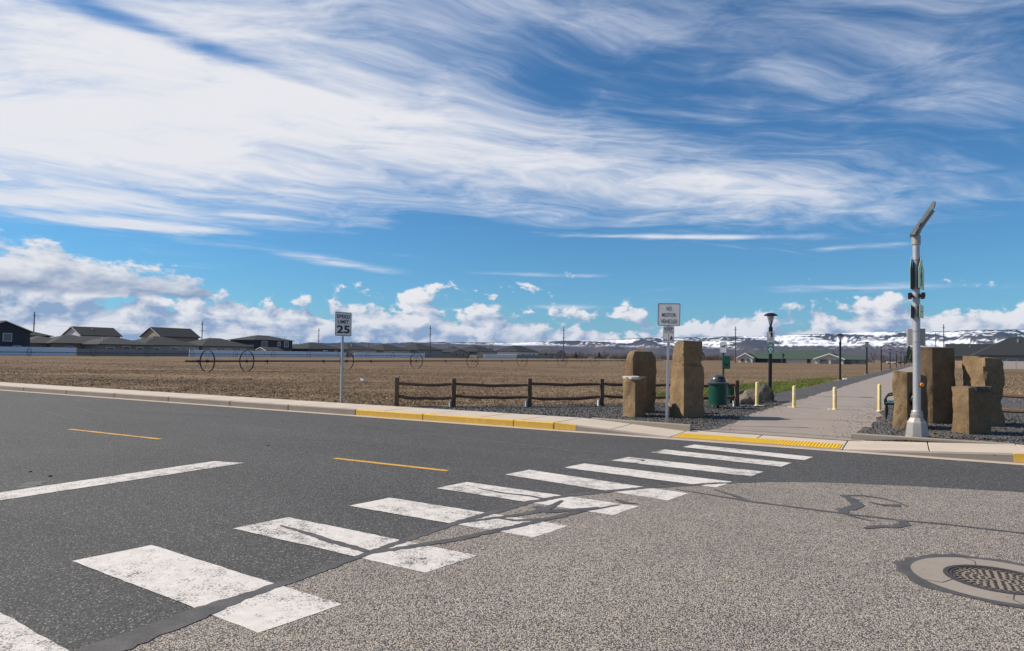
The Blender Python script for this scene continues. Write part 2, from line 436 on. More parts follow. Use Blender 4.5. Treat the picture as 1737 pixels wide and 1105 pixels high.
M['wood'] = plain('weathered_rail_wood', (0.125, 0.082, 0.052), 0.85, 0, 0.45, 5, 0.5, (1, 1, 1))
M['post_foot'] = plain('pale_post_foot', (0.55, 0.53, 0.50), 0.8, 0, 0.2, 8, 0.1)
M['iron'] = plain('cast_iron', (0.085, 0.072, 0.066), 0.6, 0.4, 0.35, 20, 0.2)
M['iron_dirt'] = plain('iron_dirt_fill', (0.25, 0.205, 0.165), 0.9, 0, 0.3, 20, 0.3)
M['steel_dark'] = plain('irrigation_steel', (0.06, 0.055, 0.055), 0.6, 0.5, 0.3, 5, 0.05)
M['amber'] = plain('amber_button', (0.80, 0.30, 0.02), 0.3, 0, 0.1, 5, 0)
M['solar'] = plain('solar_cells', (0.015, 0.02, 0.045), 0.15, 0, 0.1, 5, 0)
M['shingle'] = plain('charcoal_shingle', (0.023, 0.027, 0.030), 0.9, 0, 0.18, 2, 0.05)
M['shingle_grey'] = plain('grey_shingle', (0.040, 0.042, 0.044), 0.9, 0, 0.18, 2, 0.05)
M['shingle_green'] = plain('green_metal_roof', (0.045, 0.075, 0.055), 0.7, 0, 0.12, 1, 0.02)
M['sid_dark'] = plain('dark_siding', (0.040, 0.047, 0.056), 0.8, 0, 0.12, 2, 0.02)
M['sid_tan'] = plain('tan_siding', (0.36, 0.28, 0.20), 0.85, 0, 0.1, 2, 0.02)
M['sid_grey'] = plain('grey_siding', (0.27, 0.26, 0.24), 0.85, 0, 0.1, 2, 0.02)
M['sid_olive'] = plain('olive_siding', (0.22, 0.20, 0.165), 0.85, 0, 0.1, 2, 0.02)
M['sid_white'] = plain('white_siding', (0.66, 0.62, 0.58), 0.8, 0, 0.08, 2, 0.02)
M['sid_cream'] = plain('cream_siding', (0.62, 0.54, 0.43), 0.8, 0, 0.08, 2, 0.02)
M['trim'] = plain('white_trim', (0.70, 0.68, 0.66), 0.7, 0, 0.06, 3, 0)
M['vinyl'] = plain('white_vinyl', (0.86, 0.84, 0.86), 0.5, 0, 0.06, 1, 0)
M['vinyl_grey'] = plain('grey_vinyl', (0.30, 0.275, 0.25), 0.6, 0, 0.1, 1, 0)
M['cedar'] = plain('cedar_boards', (0.26, 0.17, 0.11), 0.85, 0, 0.25, 3, 0.1)
M['bark'] = plain('bare_bark', (0.115, 0.085, 0.070), 0.9, 0, 0.3, 3, 0.1)
M['evergreen'] = plain('evergreen_needles', (0.028, 0.042, 0.022), 0.85, 0, 0.4, 3, 0)
M['pole_wood'] = plain('utility_pole_wood', (0.10, 0.082, 0.070), 0.9, 0, 0.2, 2, 0.1)
M['glass'] = plain('window_glass', (0.08, 0.10, 0.12), 0.08, 0, 0.1, 1, 0, spec=0.6)
M['brush'] = mk_attr_grass('bare_brush', (0.045, 0.034, 0.028), (0.13, 0.095, 0.075))
M['straw'] = mk_attr_grass('dry_straw', (0.15, 0.10, 0.066), (0.42, 0.33, 0.215))
M['green_grass'] = mk_attr_grass('fresh_grass', (0.085, 0.125, 0.022), (0.23, 0.26, 0.065))
M['yellow_panel'] = plain('yellow_machine', (0.65, 0.45, 0.03), 0.5)
M['car_white'] = plain('white_car_paint', (0.7, 0.7, 0.7), 0.25, 0, 0.03, 2, 0)
M['red'] = plain('red_paint', (0.35, 0.04, 0.03), 0.5)

# ------------------------------------------------------------------ ground, mountains
def ky(x): return 14.0 + 0.017 * x              # line where gutter meets road
G = 0.12                                        # level of the field, gravel and path

gm = MB(); gm.add([(-11700, -11700, -0.06), (11700, -11700, -0.06), (11700, 11700, -0.06), (-11700, 11700, -0.06)], [(0, 1, 2, 3)])
def mk_plain_ground():
    mt, t, b = new_mat('valley_floor')
    p = world_pos(t); a = noise(p, 0.004, 5, 0.6); f = noise(p, 0.05, 4, 0.6)
    t.links.new(mixc((a * 0.7 + f * 0.3).lin(0.35, 0.65, 0, 1), (0.12, 0.085, 0.06), (0.25, 0.19, 0.13)), b.inputs['Base Color'])
    b.inputs['Roughness'].default_value = 1; b.inputs['Specular IOR Level'].default_value = 0; return mt
struct('ground', gm, mk_plain_ground())

def sstep(a, b, x):
    t = np.clip((x - a) / (b - a), 0, 1); return t * t * (3 - 2 * t)
def build_mountains():
    na, nr = 1500, 90
    azs = np.linspace(R(-62), R(72), na); rs = np.concatenate([np.linspace(4200, 8600, nr - 6), np.linspace(8750, 11000, 6)])
    A, RR = np.meshgrid(azs, rs)
    deg = np.degrees(A)
    ridge = np.interp(deg, [-62, -40, -24, -18, -13, -8, 0, 7, 12, 20, 27, 35, 50, 72], [45, 55, 65, 95, 118, 142, 152, 196, 232, 258, 298, 322, 315, 280]) * 0.97
    ridge = ridge + (fbm(deg * 0.35, deg * 0 + 3, 5, 4) - 0.5) * 26 + (fbm(deg * 2.5, deg * 0 + 9, 6, 3) - 0.5) * 9
    sx = A * 8000; 
    warp = (fbm(sx / 900, RR / 900, 11, 3) - 0.5) * 900
    gul = np.abs(fbm((sx + warp + RR * 0.35) / 420, RR / 2600, 21, 4, 0.55) - 0.5) * 2
    gul2 = fbm((sx + warp * 0.5 + RR * 0.5) / 150, RR / 900, 31, 3, 0.55)
    front = 5200 + (fbm(sx / 1500, sx * 0, 41, 3) - 0.5) * 900
    s = sstep(0, 1, (RR - front) / (8100 - front))
    s = s ** 1.15
    slope = np.clip(s * (1 - s) * 4, 0, 1)
    h = ridge * (s + slope * ((gul - 0.45) * 0.42 + (gul2 - 0.5) * 0.16))
    foot = (fbm(sx / 1200, RR / 700, 51, 4) * 34) * sstep(4200, 5200, RR) * (1 - s)
    h = np.maximum(h, 0) + foot
    h = h + (fbm(sx / 300, RR / 300, 61, 3) - 0.5) * 10 * s
    h = np.where(RR <= 4201, -0.5, h)
    rel = h / np.maximum(ridge, 1)
    # snow lies in gullies and on open benches of the upper slope
    pat = fbm((sx + warp) / 300, h / 45 + RR / 700, 71, 4, 0.6); pat2 = fbm((sx + RR * 1.4) / 70, h / 26, 81, 3, 0.6)
    cov = np.interp(deg, [-62, -20, -12, 0, 8, 72], [-0.1, -0.05, -0.02, -0.02, -0.035, -0.035])
    snow = sstep(0.0, 0.10, (pat - 0.5) * 1.1 + (pat2 - 0.5) * 0.85 + (0.35 - gul) * 0.40 + (rel - 0.75) * 0.22 + cov - 0.035 - 0.30 * sstep(0.93, 1.02, rel))
    lo_ = np.interp(deg, [-30, -5, 5, 14, 72], [0.80, 0.74, 0.52, 0.30, 0.26]); snow = snow * sstep(0, 1, (rel - lo_) / 0.22)
    forest = sstep(0.50, 0.9, rel + (fbm(sx / 400, RR / 400, 91, 3) - 0.5) * 0.5)
    bx = np.sin(A); by = np.cos(A)
    XX = RR * (bx * CA - by * SA); YY = RR * (by * CA + bx * SA)
    vs = np.stack([XX, YY, h - 1], -1).reshape(-1, 3)
    i = np.arange((nr - 1) * na).reshape(nr - 1, na)[:, :-1].ravel()
    fs = np.stack([i, i + 1, i + na + 1, i + na], -1)
    me = bpy.data.meshes.new('mountain_range'); me.from_pydata(vs.tolist(), [], fs.tolist())
    for nm, arr in (('snow', snow), ('forest', forest)):
        at = me.attributes.new(nm, 'FLOAT', 'POINT'); at.data.foreach_set('value', arr.ravel().astype(np.float32))
    me.polygons.foreach_set('use_smooth', [True] * len(me.polygons))
    mt, t, b = new_mat('mountain_slopes')
    def attr(n):
        q = t.nodes.new('ShaderNodeAttribute'); q.attribute_name = n; return X(q.outputs['Fac'])
    p = world_pos(t); f = noise(p, 0.004, 5, 0.65)
    c1 = mixc(f.lin(0.3, 0.7, 0, 1), (0.042, 0.034, 0.032), (0.090, 0.070, 0.060))
    c2 = mixc(attr('forest') * (f * 0.6 + 0.6), c1, (0.016, 0.024, 0.028))
    c3 = mixc(attr('snow'), c2, (0.80, 0.82, 0.86))
    t.links.new(c3, b.inputs['Base Color']); b.inputs['Roughness'].default_value = 1; b.inputs['Specular IOR Level'].default_value = 0
    me.materials.append(mt)
    tag(link('mountains', me), kind='structure')
build_mountains()

# air between here and the mountains
hz = MB(); hz.box((0, 0, 224), (23600, 23600, 454))
mt = bpy.data.materials.new('valley_haze'); mt.use_nodes = True; t = mt.node_tree; t.nodes.clear()
o_ = t.nodes.new('ShaderNodeOutputMaterial'); pv = t.nodes.new('ShaderNodeVolumePrincipled')
pv.inputs['Color'].default_value = (0.42, 0.62, 1.0, 1); pv.inputs['Density'].default_value = 3.2e-5; pv.inputs['Anisotropy'].default_value = 0.0
t.links.new(pv.outputs[0], o_.inputs['Volume'])
HAZE = tag(hz.build('haze', mt), kind='stuff')

# ------------------------------------------------------------------ roads
def sheet(poly, z):
    mb = MB(); mb.add([(x, y, z) for x, y in poly], [tuple(range(len(poly)))]); return mb
main_road = struct('main_road', sheet([(-400, -60), (400, -60), (400, ky(400)), (60, ky(60)), (0, ky(0)), (-60, ky(-60)), (-400, ky(-400))], 0.0), M['asphalt'])
def jag(pts, amp, step, seed, closed=False):
    rr = random.Random(seed); o = []
    for a, b in zip(pts[:-1], pts[1:]):
        L = math.dist(a, b); n = max(1, int(L / step))
        for i in range(n):
            t_ = i / n; o.append((a[0] + (b[0] - a[0]) * t_ + rr.uniform(-amp, amp), a[1] + (b[1] - a[1]) * t_ + rr.uniform(-amp, amp)))
    o.append(pts[-1]); return o
seam = [(-4.02, -40), (-4.02, 0.5), (-4.0, 2.22), (-4.01, 2.89), (-3.97, 3.52), (-3.96, 4.44), (-3.94, 5.67), (-3.78, 7.0), (-3.55, 7.65), (-2.95, 8.6), (-2.4, 9.3), (-1.75, 9.9), (-1.0, 10.4), (0.1, 10.8), (1.32, 11.13), (4, 11.5), (12, 11.8), (60, 12.6), (200, 15)]
edge = jag(seam[1:15], 0.014, 0.07, 3)
side_street = struct('side_street', sheet([(-4.02, -40)] + edge + seam[15:] + [(200, -40)], 0.003), M['chip'])
# ------------------------------------------------------------------ painted markings
Lc = [(-5.98, 1.69), (-5.79, 3.05), (-5.6, 4.41), (-5.36, 5.73), (-5.16, 7.08), (-4.94, 8.42), (-4.51, 9.45), (-4.17, 10.53), (-3.95, 11.84), (-3.68, 12.9)]
Rc = [(-3.47, 2.10), (-3.31, 3.49), (-3.15, 4.92), (-2.93, 6.27), (-2.64, 7.51), (-2.37, 8.56), (-2.08, 9.71), (-1.86, 10.84), (-1.63, 12.02), (-1.41, 12.96)]
for i, (l, r) in enumerate(zip(Lc, Rc)):
    dxy = (0.09, 0.62 - 0.013 * i)
    p = [l, (r[0] - dxy[0], r[1] - dxy[1]), r, (l[0] + dxy[0], l[1] + dxy[1]), l]
    sheet(jag(p, 0.007, 0.09, 50 + i)[:-1], 0.0055).build('crosswalk_bar', M['white_paint'], main_road)
sheet(jag([(-9.22, 1.0), (-8.76, 1.0), (-8.73, 7.04), (-9.24, 6.90), (-9.22, 1.0)], 0.008, 0.15, 9)[:-1], 0.0045).build('stop_line', M['white_paint'], main_road)
for x0, x1 in ((-30.2, -27.2), (-22.8, -19.8), (-15.33, -12.33), (-7.97, -5.79)):
    f = lambda x: 8.36 + 0.033 * x
    sheet(jag([(x0, f(x0)), (x1, f(x1)), (x1, f(x1) + 0.11), (x0, f(x0) + 0.11), (x0, f(x0))], 0.006, 0.12, int(x0 * 9))[:-1], 0.0045).build('lane_dash', M['yellow_line'], main_road)

def ribbon(pts, w, seed, parent, name='crack_seal', z=0.0075, mt=None, step=0.05, jit=0.13):
    rr = random.Random(seed); ws = w if isinstance(w, (list, tuple)) else [w] * len(pts)
    P = []; Wd = []
    for (a, b, wa, wb) in zip(pts[:-1], pts[1:], ws[:-1], ws[1:]):
        n = max(1, int(math.dist(a, b) / step))
        for i in range(n):
            q = i / n; P.append((a[0] + (b[0] - a[0]) * q, a[1] + (b[1] - a[1]) * q)); Wd.append(wa + (wb - wa) * q)
    P.append(pts[-1]); Wd.append(ws[-1]); L = []; Rr = []
    for i, p in enumerate(P):
        a = P[max(0, i - 1)]; b = P[min(len(P) - 1, i + 1)]
        d = Vector((b[0] - a[0], b[1] - a[1])).normalized(); nrm = Vector((-d.y, d.x))
        wob = rr.uniform(-1, 1) * Wd[i] * jit
        L.append((p[0] + nrm.x * (Wd[i] / 2 * (1 + rr.uniform(-jit, jit))) + nrm.x * wob, p[1] + nrm.y * (Wd[i] / 2 * (1 + rr.uniform(-jit, jit))) + nrm.y * wob, z))
        Rr.append((p[0] - nrm.x * (Wd[i] / 2 * (1 + rr.uniform(-jit, jit))) + nrm.x * wob, p[1] - nrm.y * (Wd[i] / 2 * (1 + rr.uniform(-jit, jit))) + nrm.y * wob, z))
    n = len(P); mb = MB(); mb.add(L + Rr, [(i, n + i, n + i + 1, i + 1) for i in range(n - 1)])
    return mb.build(name, mt or M['seal'], parent)
# sealant along the join of the two surfaces
ribbon(seam[1:9] + [(-2.95, 8.6), (-2.2, 9.5), (-1.75, 9.9)], [0.12, 0.12, 0.12, 0.10, 0.08, 0.10, 0.12, 0.12, 0.11, 0.09, 0.03], 1, side_street, jit=0.12)
ribbon([(-3.98, 1.4), (-3.90, 2.3), (-3.92, 2.8), (-3.96, 3.3)], [0.22, 0.18, 0.12, 0.04], 21, side_street, z=0.0077)
# branching sealant near the middle of the crossing
ribbon([(-3.95, 4.5), (-3.6, 5.2), (-3.35, 6.0), (-3.1, 6.9), (-2.85, 7.45)], [0.08, 0.10, 0.10, 0.08, 0.03], 2, side_street, z=0.0083)
ribbon([(-3.9, 5.8), (-3.62, 6.3), (-3.45, 6.75), (-3.5, 7.3)], [0.06, 0.08, 0.13, 0.05], 3, side_street, z=0.0085)
ribbon([(-3.72, 6.15), (-3.5, 6.15), (-3.28, 6.35), (-3.12, 6.62)], [0.04, 0.06, 0.09, 0.05], 4, side_street, z=0.0088)
ribbon([(-3.62, 6.85), (-3.38, 6.70), (-3.15, 6.95), (-3.0, 7.2)], [0.10, 0.16, 0.12, 0.04], 5, side_street, z=0.0090)
ribbon([(-4.7, 7.35), (-4.3, 7.28), (-3.95, 7.32), (-3.7, 7.25)], [0.02, 0.05, 0.05, 0.05], 6, main_road, z=0.0092)
ribbon([(-5.3, 4.72), (-4.9, 4.66), (-4.5, 4.58), (-4.0, 4.52)], [0.03, 0.06, 0.08, 0.08], 7, main_road, z=0.0092)
ribbon([(-3.0, 7.72), (-2.85, 7.6), (-2.7, 7.62)], [0.03, 0.09, 0.03], 8, side_street, z=0.0095)
# long crack and blotches on the right
ribbon([(-2.6, 8.75), (-2.09, 8.62), (-1.6, 8.50), (-0.62, 8.43), (-0.05, 8.42), (0.32, 8.48), (1.0, 8.48), (2.5, 8.6), (6, 8.7)], [0.02, 0.05, 0.07, 0.06, 0.06, 0.06, 0.05, 0.05, 0.05], 10, side_street)
ribbon([(-2.15, 9.0), (-1.85, 8.75), (-1.62, 8.52)], [0.03, 0.07, 0.06], 11, side_street, z=0.0083)
ribbon([(-0.72, 9.55), (-0.60, 9.35), (-0.48, 9.0), (-0.62, 8.62), (-0.62, 8.43)], [0.06, 0.13, 0.13, 0.14, 0.09], 12, side_street, z=0.0083)
ribbon([(-0.70, 9.52), (-0.50, 9.66), (-0.28, 9.62), (-0.08, 9.42), (0.0, 9.25)], [0.05, 0.06, 0.04, 0.03, 0.02], 13, side_street, z=0.0085)
ribbon([(-0.40, 9.28), (-0.25, 9.18), (-0.12, 9.22), (-0.10, 9.32)], [0.03, 0.10, 0.12, 0.05], 14, side_street, z=0.0083)
ribbon([(-0.05, 8.42), (-0.02, 8.22), (-0.12, 8.06), (-0.28, 7.95), (-0.38, 7.82)], [0.09, 0.10, 0.10, 0.10, 0.06], 15, side_street, z=0.0084)
ribbon([(-0.6, 8.40), (-0.42, 8.25), (-0.3, 8.2)], [0.05, 0.03, 0.01], 16, side_street, z=0.0084)
# pale scuffs and thin cracks in the far lane
scuff = plain('pale_tar_scuff', (0.115, 0.112, 0.108), 0.8, 0, 0.3, 6, 0.05)
for k, pts in enumerate(([(-26, 11.2), (-23, 11.0), (-20.2, 10.9), (-17.6, 11.3), (-14.5, 11.9)], [(-20.6, 10.9), (-19.2, 10.4), (-17.9, 10.1)], [(-22, 10.2), (-18, 9.2), (-15.5, 8.7)],
                          [(-14.2, 11.0), (-12.6, 11.0), (-11.7, 11.0), (-11.5, 10.6)], [(-11.4, 10.1), (-10, 9.7), (-8.7, 9.9)], [(-11.5, 12.2), (-8, 11.7), (-5, 11.2), (-3.6, 11.5)], [(-6.6, 11.9), (-5.8, 12.3)])):
    ribbon(pts, [0.02] + [0.05] * (len(pts) - 2) + [0.02], 70 + k, main_road, 'tar_scuff', 0.004, scuff, 0.2)
ribbon([(-9.6, 4.6), (-9.35, 4.35), (-9.1, 4.45)], [0.25, 0.18, 0.03], 88, main_road, 'tar_scuff', 0.004, scuff)
rr = random.Random(4)
for k in range(5):
    cx, cy, q = rr.uniform(-12, -3), rr.uniform(4, 12.5), rr.uniform(0.02, 0.04)
    MB().lathe([(q, 0), (q * 0.8, q * 0.4), (q * 0.2, q * 0.5)], 6, (0, 0, 0)).build('pebble', M['stone_dark'], main_road, loc=(cx, cy, 0.004))

# manhole in the chip seal
MHX, MHY = 0.60, 6.56
mh = thing('manhole_cover', 'round cast iron manhole cover set in the grey chip seal', 'manhole cover', (MHX, MHY, 0))
def ring(r0, r1, z0, z1, n=48, j=0.0, seed=0):
    rr = random.Random(seed); mb = MB(); vs = []
    ph = [rr.uniform(-j, j) for _ in range(n)]; ph = [(ph[i] + ph[i - 1]) / 2 for i in range(n)]
    for i in range(n):
        a = 2 * math.pi * i / n; c, s = math.cos(a), math.sin(a)
        for r, z in ((r0, z0), (r0, z1), (r1 + ph[i], z1), (r1 + ph[i], z0)): vs.append((r * c, r * s, z))
    fs = []
    for i in range(n):
        k = (i + 1) % n
        for q in range(4): fs.append((i * 4 + q, i * 4 + (q + 1) % 4, k * 4 + (q + 1) % 4, k * 4 + q))
    return mb.add(vs, fs)
ring(0.585, 0.675, 0.0, 0.0115, 64, 0.05, 5).build('sealant_ring', M['seal'], mh)
ring(0.355, 0.60, 0.0, 0.0105, 56, 0.01, 2).build('concrete_collar', mk_concrete('collar_concrete', (0.27, 0.232, 0.195)), mh)
for a, b in ((0.4, 0.2), (1.9, -0.1), (3.7, 0.15), (4.9, -0.1)):
    ribbon([(0.36 * math.cos(a), 0.36 * math.sin(a)), (0.5 * math.cos(a + b), 0.5 * math.sin(a + b)), (0.6 * math.cos(a), 0.6 * math.sin(a))], 0.008, 3, mh, 'crack', 0.0125)
ring(0.325, 0.36, 0.0, 0.016, 56).build('frame_ring', M['iron'], mh)
cv = MB().lathe([(0.32, 0.0), (0.32, 0.006)], 56).build('cover_plate', M['iron_dirt'], mh)
st = MB(); rr = random.Random(8)
ring_ = ring(0.300, 0.318, 0.004, 0.013, 48); st.add(ring_.v, ring_.f)
for k, rad in enumerate((0.05, 0.10, 0.15, 0.20, 0.25, 0.285)):
    n = int(2 * math.pi * rad / 0.052)
    for i in range(n):
        a = 2 * math.pi * (i + 0.5 * (k % 2)) / n; st.box((rad * math.cos(a), rad * math.sin(a), 0.008), (0.026, 0.019, 0.010), a + rr.uniform(-.4, .4))
tag(st.build('raised_studs', M['iron'], cv), kind='stuff')

# ------------------------------------------------------------------ gutter, kerb, sidewalk
KW, SWK = 0.22, 1.75
def drop(x):                     # 1 at the ramp, 0 where the kerb stands full height
    if x < -7.0 or x > 1.75: return 0.0
    if x < -4.32: t_ = (x + 7.0) / 2.68
    elif x < -1.05: t_ = 1.0
    else: t_ = (1.75 - x) / 2.8
    return t_
def zf(x): return 0.165 - 0.150 * drop(x)
def zb(x): return 0.168 - 0.128 * drop(x)
bed = MB()
xs = [-120, -60, -30, -10, -7, -4.32, -1.05, 1.75, 5, 20, 80]
for a, b in zip(xs[:-1], xs[1:]):
    bed.add([(a, ky(a) + KW + 0.03, -0.05), (b, ky(b) + KW + 0.03, -0.05), (b, ky(b) + SWK - 0.02, zb(b) - 0.03), (a, ky(a) + SWK - 0.02, zb(a) - 0.03), (a, ky(a) + KW + 0.03, zf(a) - 0.03), (b, ky(b) + KW + 0.03, zf(b) - 0.03)], [(0, 1, 5, 4), (4, 5, 2, 3)])
sidewalk = struct('sidewalk', bed, M['joint'])
gut = MB(); xs = list(np.arange(-120, 80, 4.0))
for a, b in zip(xs[:-1], xs[1:]):
    gut.add([(a, ky(a) - 0.02, 0.006), (b, ky(b) - 0.02, 0.006), (b, ky(b) + KW, 0.0125), (a, ky(a) + KW, 0.0125)], [(0, 1, 2, 3)])
gut.build('gutter_pan', M['gutter'], sidewalk)
def slab(name, x0, x1, y0, y1, za, zbk, mt, gap=0.006, thick=0.10, bevel=0.006):
    # za / zbk: functions of x for the front and back top edge
    a, b = x0 + gap, x1 - gap; mb = MB()
    pts = [(a, ky(a) + y0), (b, ky(b) + y0), (b, ky(b) + y1), (a, ky(a) + y1)]
    zt = [za(a), za(b), zbk(b), zbk(a)]
    mb.prism(pts, [z - thick for z in zt], zt)
    return mb.build(name, mt, sidewalk, bevel=bevel)
KT = 0.15
kj = [-80, -65, -50, -42, -36, -33, -30, -27, -24, -21, -18, -15.5, -12.95, -10.7, -8.05, -7.0, -4.32, -1.05, 1.75, 4.5, 7.5, 11, 20, 40]
for a, b in zip(kj[:-1], kj[1:]):
    yel = (a >= -13 and b <= -6.9) or (1.7 < a < 4.6)
    slab('kerb_stone', a, b, KW, KW + KT, zf, zf, M['kerb_yellow'] if yel else M['kerb'], 0.005, 0.20, 0.018)
MB().prism([(-6.98, ky(-6.98) + KW - 0.003), (-6.45, ky(-6.45) + KW - 0.003), (-6.45, ky(-6.45) + KW + KT - .01), (-6.98, ky(-6.98) + KW + KT - .01)], 0.02, [zf(-6.98) + .003, zf(-6.45) + .003, zf(-6.45) + .003, zf(-6.98) + .003]).build('kerb_paint', M['kerb_yellow'], sidewalk)
MB().prism([(1.55, ky(1.55) + KW - 0.003), (1.74, ky(1.74) + KW - 0.003), (1.74, ky(1.74) + KW + KT - .01), (1.55, ky(1.55) + KW + KT - .01)], 0.02, [zf(1.55) + .003, zf(1.74) + .003, zf(1.74) + .003, zf(1.55) + .003]).build('kerb_paint', M['kerb_yellow'], sidewalk)
sj = [-80, -60, -50] + list(np.arange(-44, -8.0, 1.52)) + [-7.9, -7.0, -5.66, -4.32, -2.72, -1.05, 0.35, 1.75, 3.3, 4.8, 6.3, 7.8, 10, 14, 20, 40]
def zm(x): return zf(x) * 0.9 + zb(x) * 0.1
for a, b in zip(sj[:-1], sj[1:]):
    slab('concrete_slab', a, b, KW + KT + 0.006, SWK, zm, zb, M['concrete'], 0.009, 0.09, 0.007)
# tactile pad on the ramp
pad = slab('tactile_pad', -4.27, -1.10, KW + KT - 0.02, KW + KT + 0.66, lambda x: zf(x) + 0.012, lambda x: zf(x) + 0.022, M['tactile'], 0, 0.03, 0.003)
dm = MB()
for i in range(52):
    for j in range(10):
        x = -4.23 + i * 0.0602; y = KW + KT + 0.02 + j * 0.064
        dm.lathe([(0.020, 0), (0.012, 0.009)], 6, (x, ky(x) + y, zf(x) + 0.0125 + 0.010 * (y - KW - KT) / 0.66))
tag(dm.build('truncated_domes', M['tactile'], pad), kind='stuff')

# ------------------------------------------------------------------ field, gravel, path
def PXC(y): return -2.30 + 0.0254 * (y - 18)
def build_field():
    ys = np.concatenate([np.linspace(0, 12, 13), np.linspace(14, 60, 40), np.linspace(65, 320, 60)])
    xs = np.concatenate([np.linspace(-420, -60, 40), np.linspace(-58, 30, 89), np.linspace(35, 420, 40)])
    XX, YY = np.meshgrid(xs, ys)
    amp = sstep(6, 16, np.abs(XX - PXC(YY))) * sstep(3, 9, YY)
    Z = G + (fbm(XX / 6, YY / 6, 3, 4) - 0.5) * 0.16 * amp
    Z = Z - 0.16 * (1 - sstep(1.5, 2.3, np.abs(XX - PXC(YY + 15.7)))) * (1 - sstep(3.5, 5.5, YY))
    YW = YY + 14.0 + 0.017 * np.clip(XX, -120, 80) + SWK - 0.02
    vs = np.stack([XX, YW, Z], -1).reshape(-1, 3).tolist(); na = len(xs)
    fs = []
    for j in range(len(ys) - 1):
        for i in range(na - 1):
            if j == 0 and xs[i] >= -8 and xs[i + 1] <= 4: pass
            k = j * na + i; fs.append((k, k + 1, k + na + 1, k + na))
    me = bpy.data.meshes.new('field'); me.from_pydata(vs, [], fs); me.materials.append(M['field'])
    me.polygons.foreach_set('use_smooth', [True] * len(me.polygons))
    tag(link('field', me), kind='structure')
def field_z(x, y):
    yy = y - (14.0 + 0.017 * np.clip(x, -120, 80) + SWK - 0.02)
    return G + (fbm(x / 6, yy / 6, 3, 4) - 0.5) * 0.16 * sstep(6, 16, np.abs(x - PXC(yy))) * sstep(3, 9, yy)
build_field()
PE = 15.62
gl = [(-11.9, ky(-11.9) + SWK)] + [(x, ky(x) + SWK) for x in (-9, -7, -5.5, -4.2)] + [(-3.9, 15.75)] + [(PXC(y) - 1.4, y) for y in (17, 20, 25, 30, 40, 55, 80, 120, 180, 260)]
gl2 = [(PXC(y) - 3.1 - (0.5 if y < 40 else 0), y) for y in (260, 180, 120, 80, 55, 40, 33, 29)] + [(-6.2, 26.5), (-6.4, 24.0), (-8.4, 21.6), (-10.0, 19.6), (-11.0, 18.2), (-12.2, 16.9), (-12.4, 16.1)]
def path_z(y): return G + 0.014 - 0.085 * max(0.0, 1 - (y - PE) / 3.0)
def gravel_sheet(poly):
    mb = sheet(poly, G + 0.006)
    mb.v = [(x, y, min(G + 0.006, path_z(y) + 0.005) if abs(x - PXC(y)) < 2.1 and y < 19 else z) for x, y, z in mb.v]
    return mb
gravel_l = struct('gravel_bed', gravel_sheet(jag(gl + gl2 + [gl[0]], 0.05, 0.5, 31)[:-1]), M['gravel'])
gr = [(-0.75, 15.75)] + [(x, ky(x) + SWK) for x in (-0.7, 0.5, 2, 5, 9, 14)] + [(14, 19), (9, 22.5), (7, 26), (5, 32), (3.6, 45)] + [(PXC(y) + 3.4, y) for y in (60, 90, 140, 200, 260)] + [(PXC(y) + 1.4, y) for y in (260, 200, 120, 80, 55, 40, 30, 25, 20, 17)] + [(-0.75, 15.75)]
gravel_r = struct('gravel_bed', gravel_sheet(jag(gr, 0.05, 0.5, 37)[:-1]), M['gravel'])
pm = MB(); ysp = [PE, 15.8] + list(np.arange(16.0, 40, 0.22)) + list(np.arange(40, 70, 0.8)) + [75, 80, 90, 105, 120, 140, 160, 210, 270]
rr = random.Random(12); Lp = []; Rp = []
for y in ysp:
    hw = 1.52 if y > 18 else 1.52 + 0.10 * (18 - y) / 2.4
    k = 0.0 if y < 15.9 else 1.0
    wl = (float(fbm(y * 0.9, 3.0, 61, 4, 0.6)) - 0.5) * 0.34 * k; wr = (float(fbm(y * 0.9, 8.0, 67, 4, 0.6)) - 0.5) * 0.40 * k
    Lp.append((PXC(y) - hw - 0.02 + wl, y, path_z(y))); Rp.append((PXC(y) + hw + 0.02 + wr, y, path_z(y)))
n = len(ysp); pm.add(Lp + Rp, [(i, n + i, n + i + 1, i + 1) for i in range(n - 1)])
footpath = struct('footpath', pm, M['path'])
# the gravel and field dip under the mouth of the path: small apron wedges
for k, y in enumerate((16.1, 19.4, 25.3, 31.5, 39, 52)):
    c0_, c1_ = PXC(y) - 1.5, PXC(y) + 1.5
    ribbon([(c0_, y + rr.uniform(-.1, .1)), (PXC(y), y + rr.uniform(-.12, .12)), (c1_, y + rr.uniform(-.1, .1))], 0.025 + 0.0015 * y / 10, 90 + k, footpath, 'cross_strip', path_z(y) + 0.006, M['joint'], 0.2, 0.2)  # thin dark strips laid across the path at intervals
# raised concrete edging behind the ramp flares
e1 = MB(); pts = [(-6.75, ky(-6.75) + SWK + 0.01), (-4.22, 15.40), (-4.22, 15.56), (-6.75, ky(-6.75) + SWK + 0.17)]
e1.prism(pts, -0.05, 0.178)
tag(e1.build('edging_kerb', M['kerb'], bevel=0.012), 'low concrete edging kerb by the no motor vehicles sign post', 'kerb', 'edging kerbs beside the ramp')
e2 = MB(); e2.prism([(-1.02, 15.80), (1.75, ky(1.75) + SWK + 0.01), (1.75, ky(1.75) + SWK + 0.17), (-1.02, 15.98)], -0.05, [0.178, 0.172, 0.172, 0.178])
tag(e2.build('edging_kerb', M['kerb'], bevel=0.012), 'low concrete edging kerb in front of the solar beacon pole', 'kerb', 'edging kerbs beside the ramp')

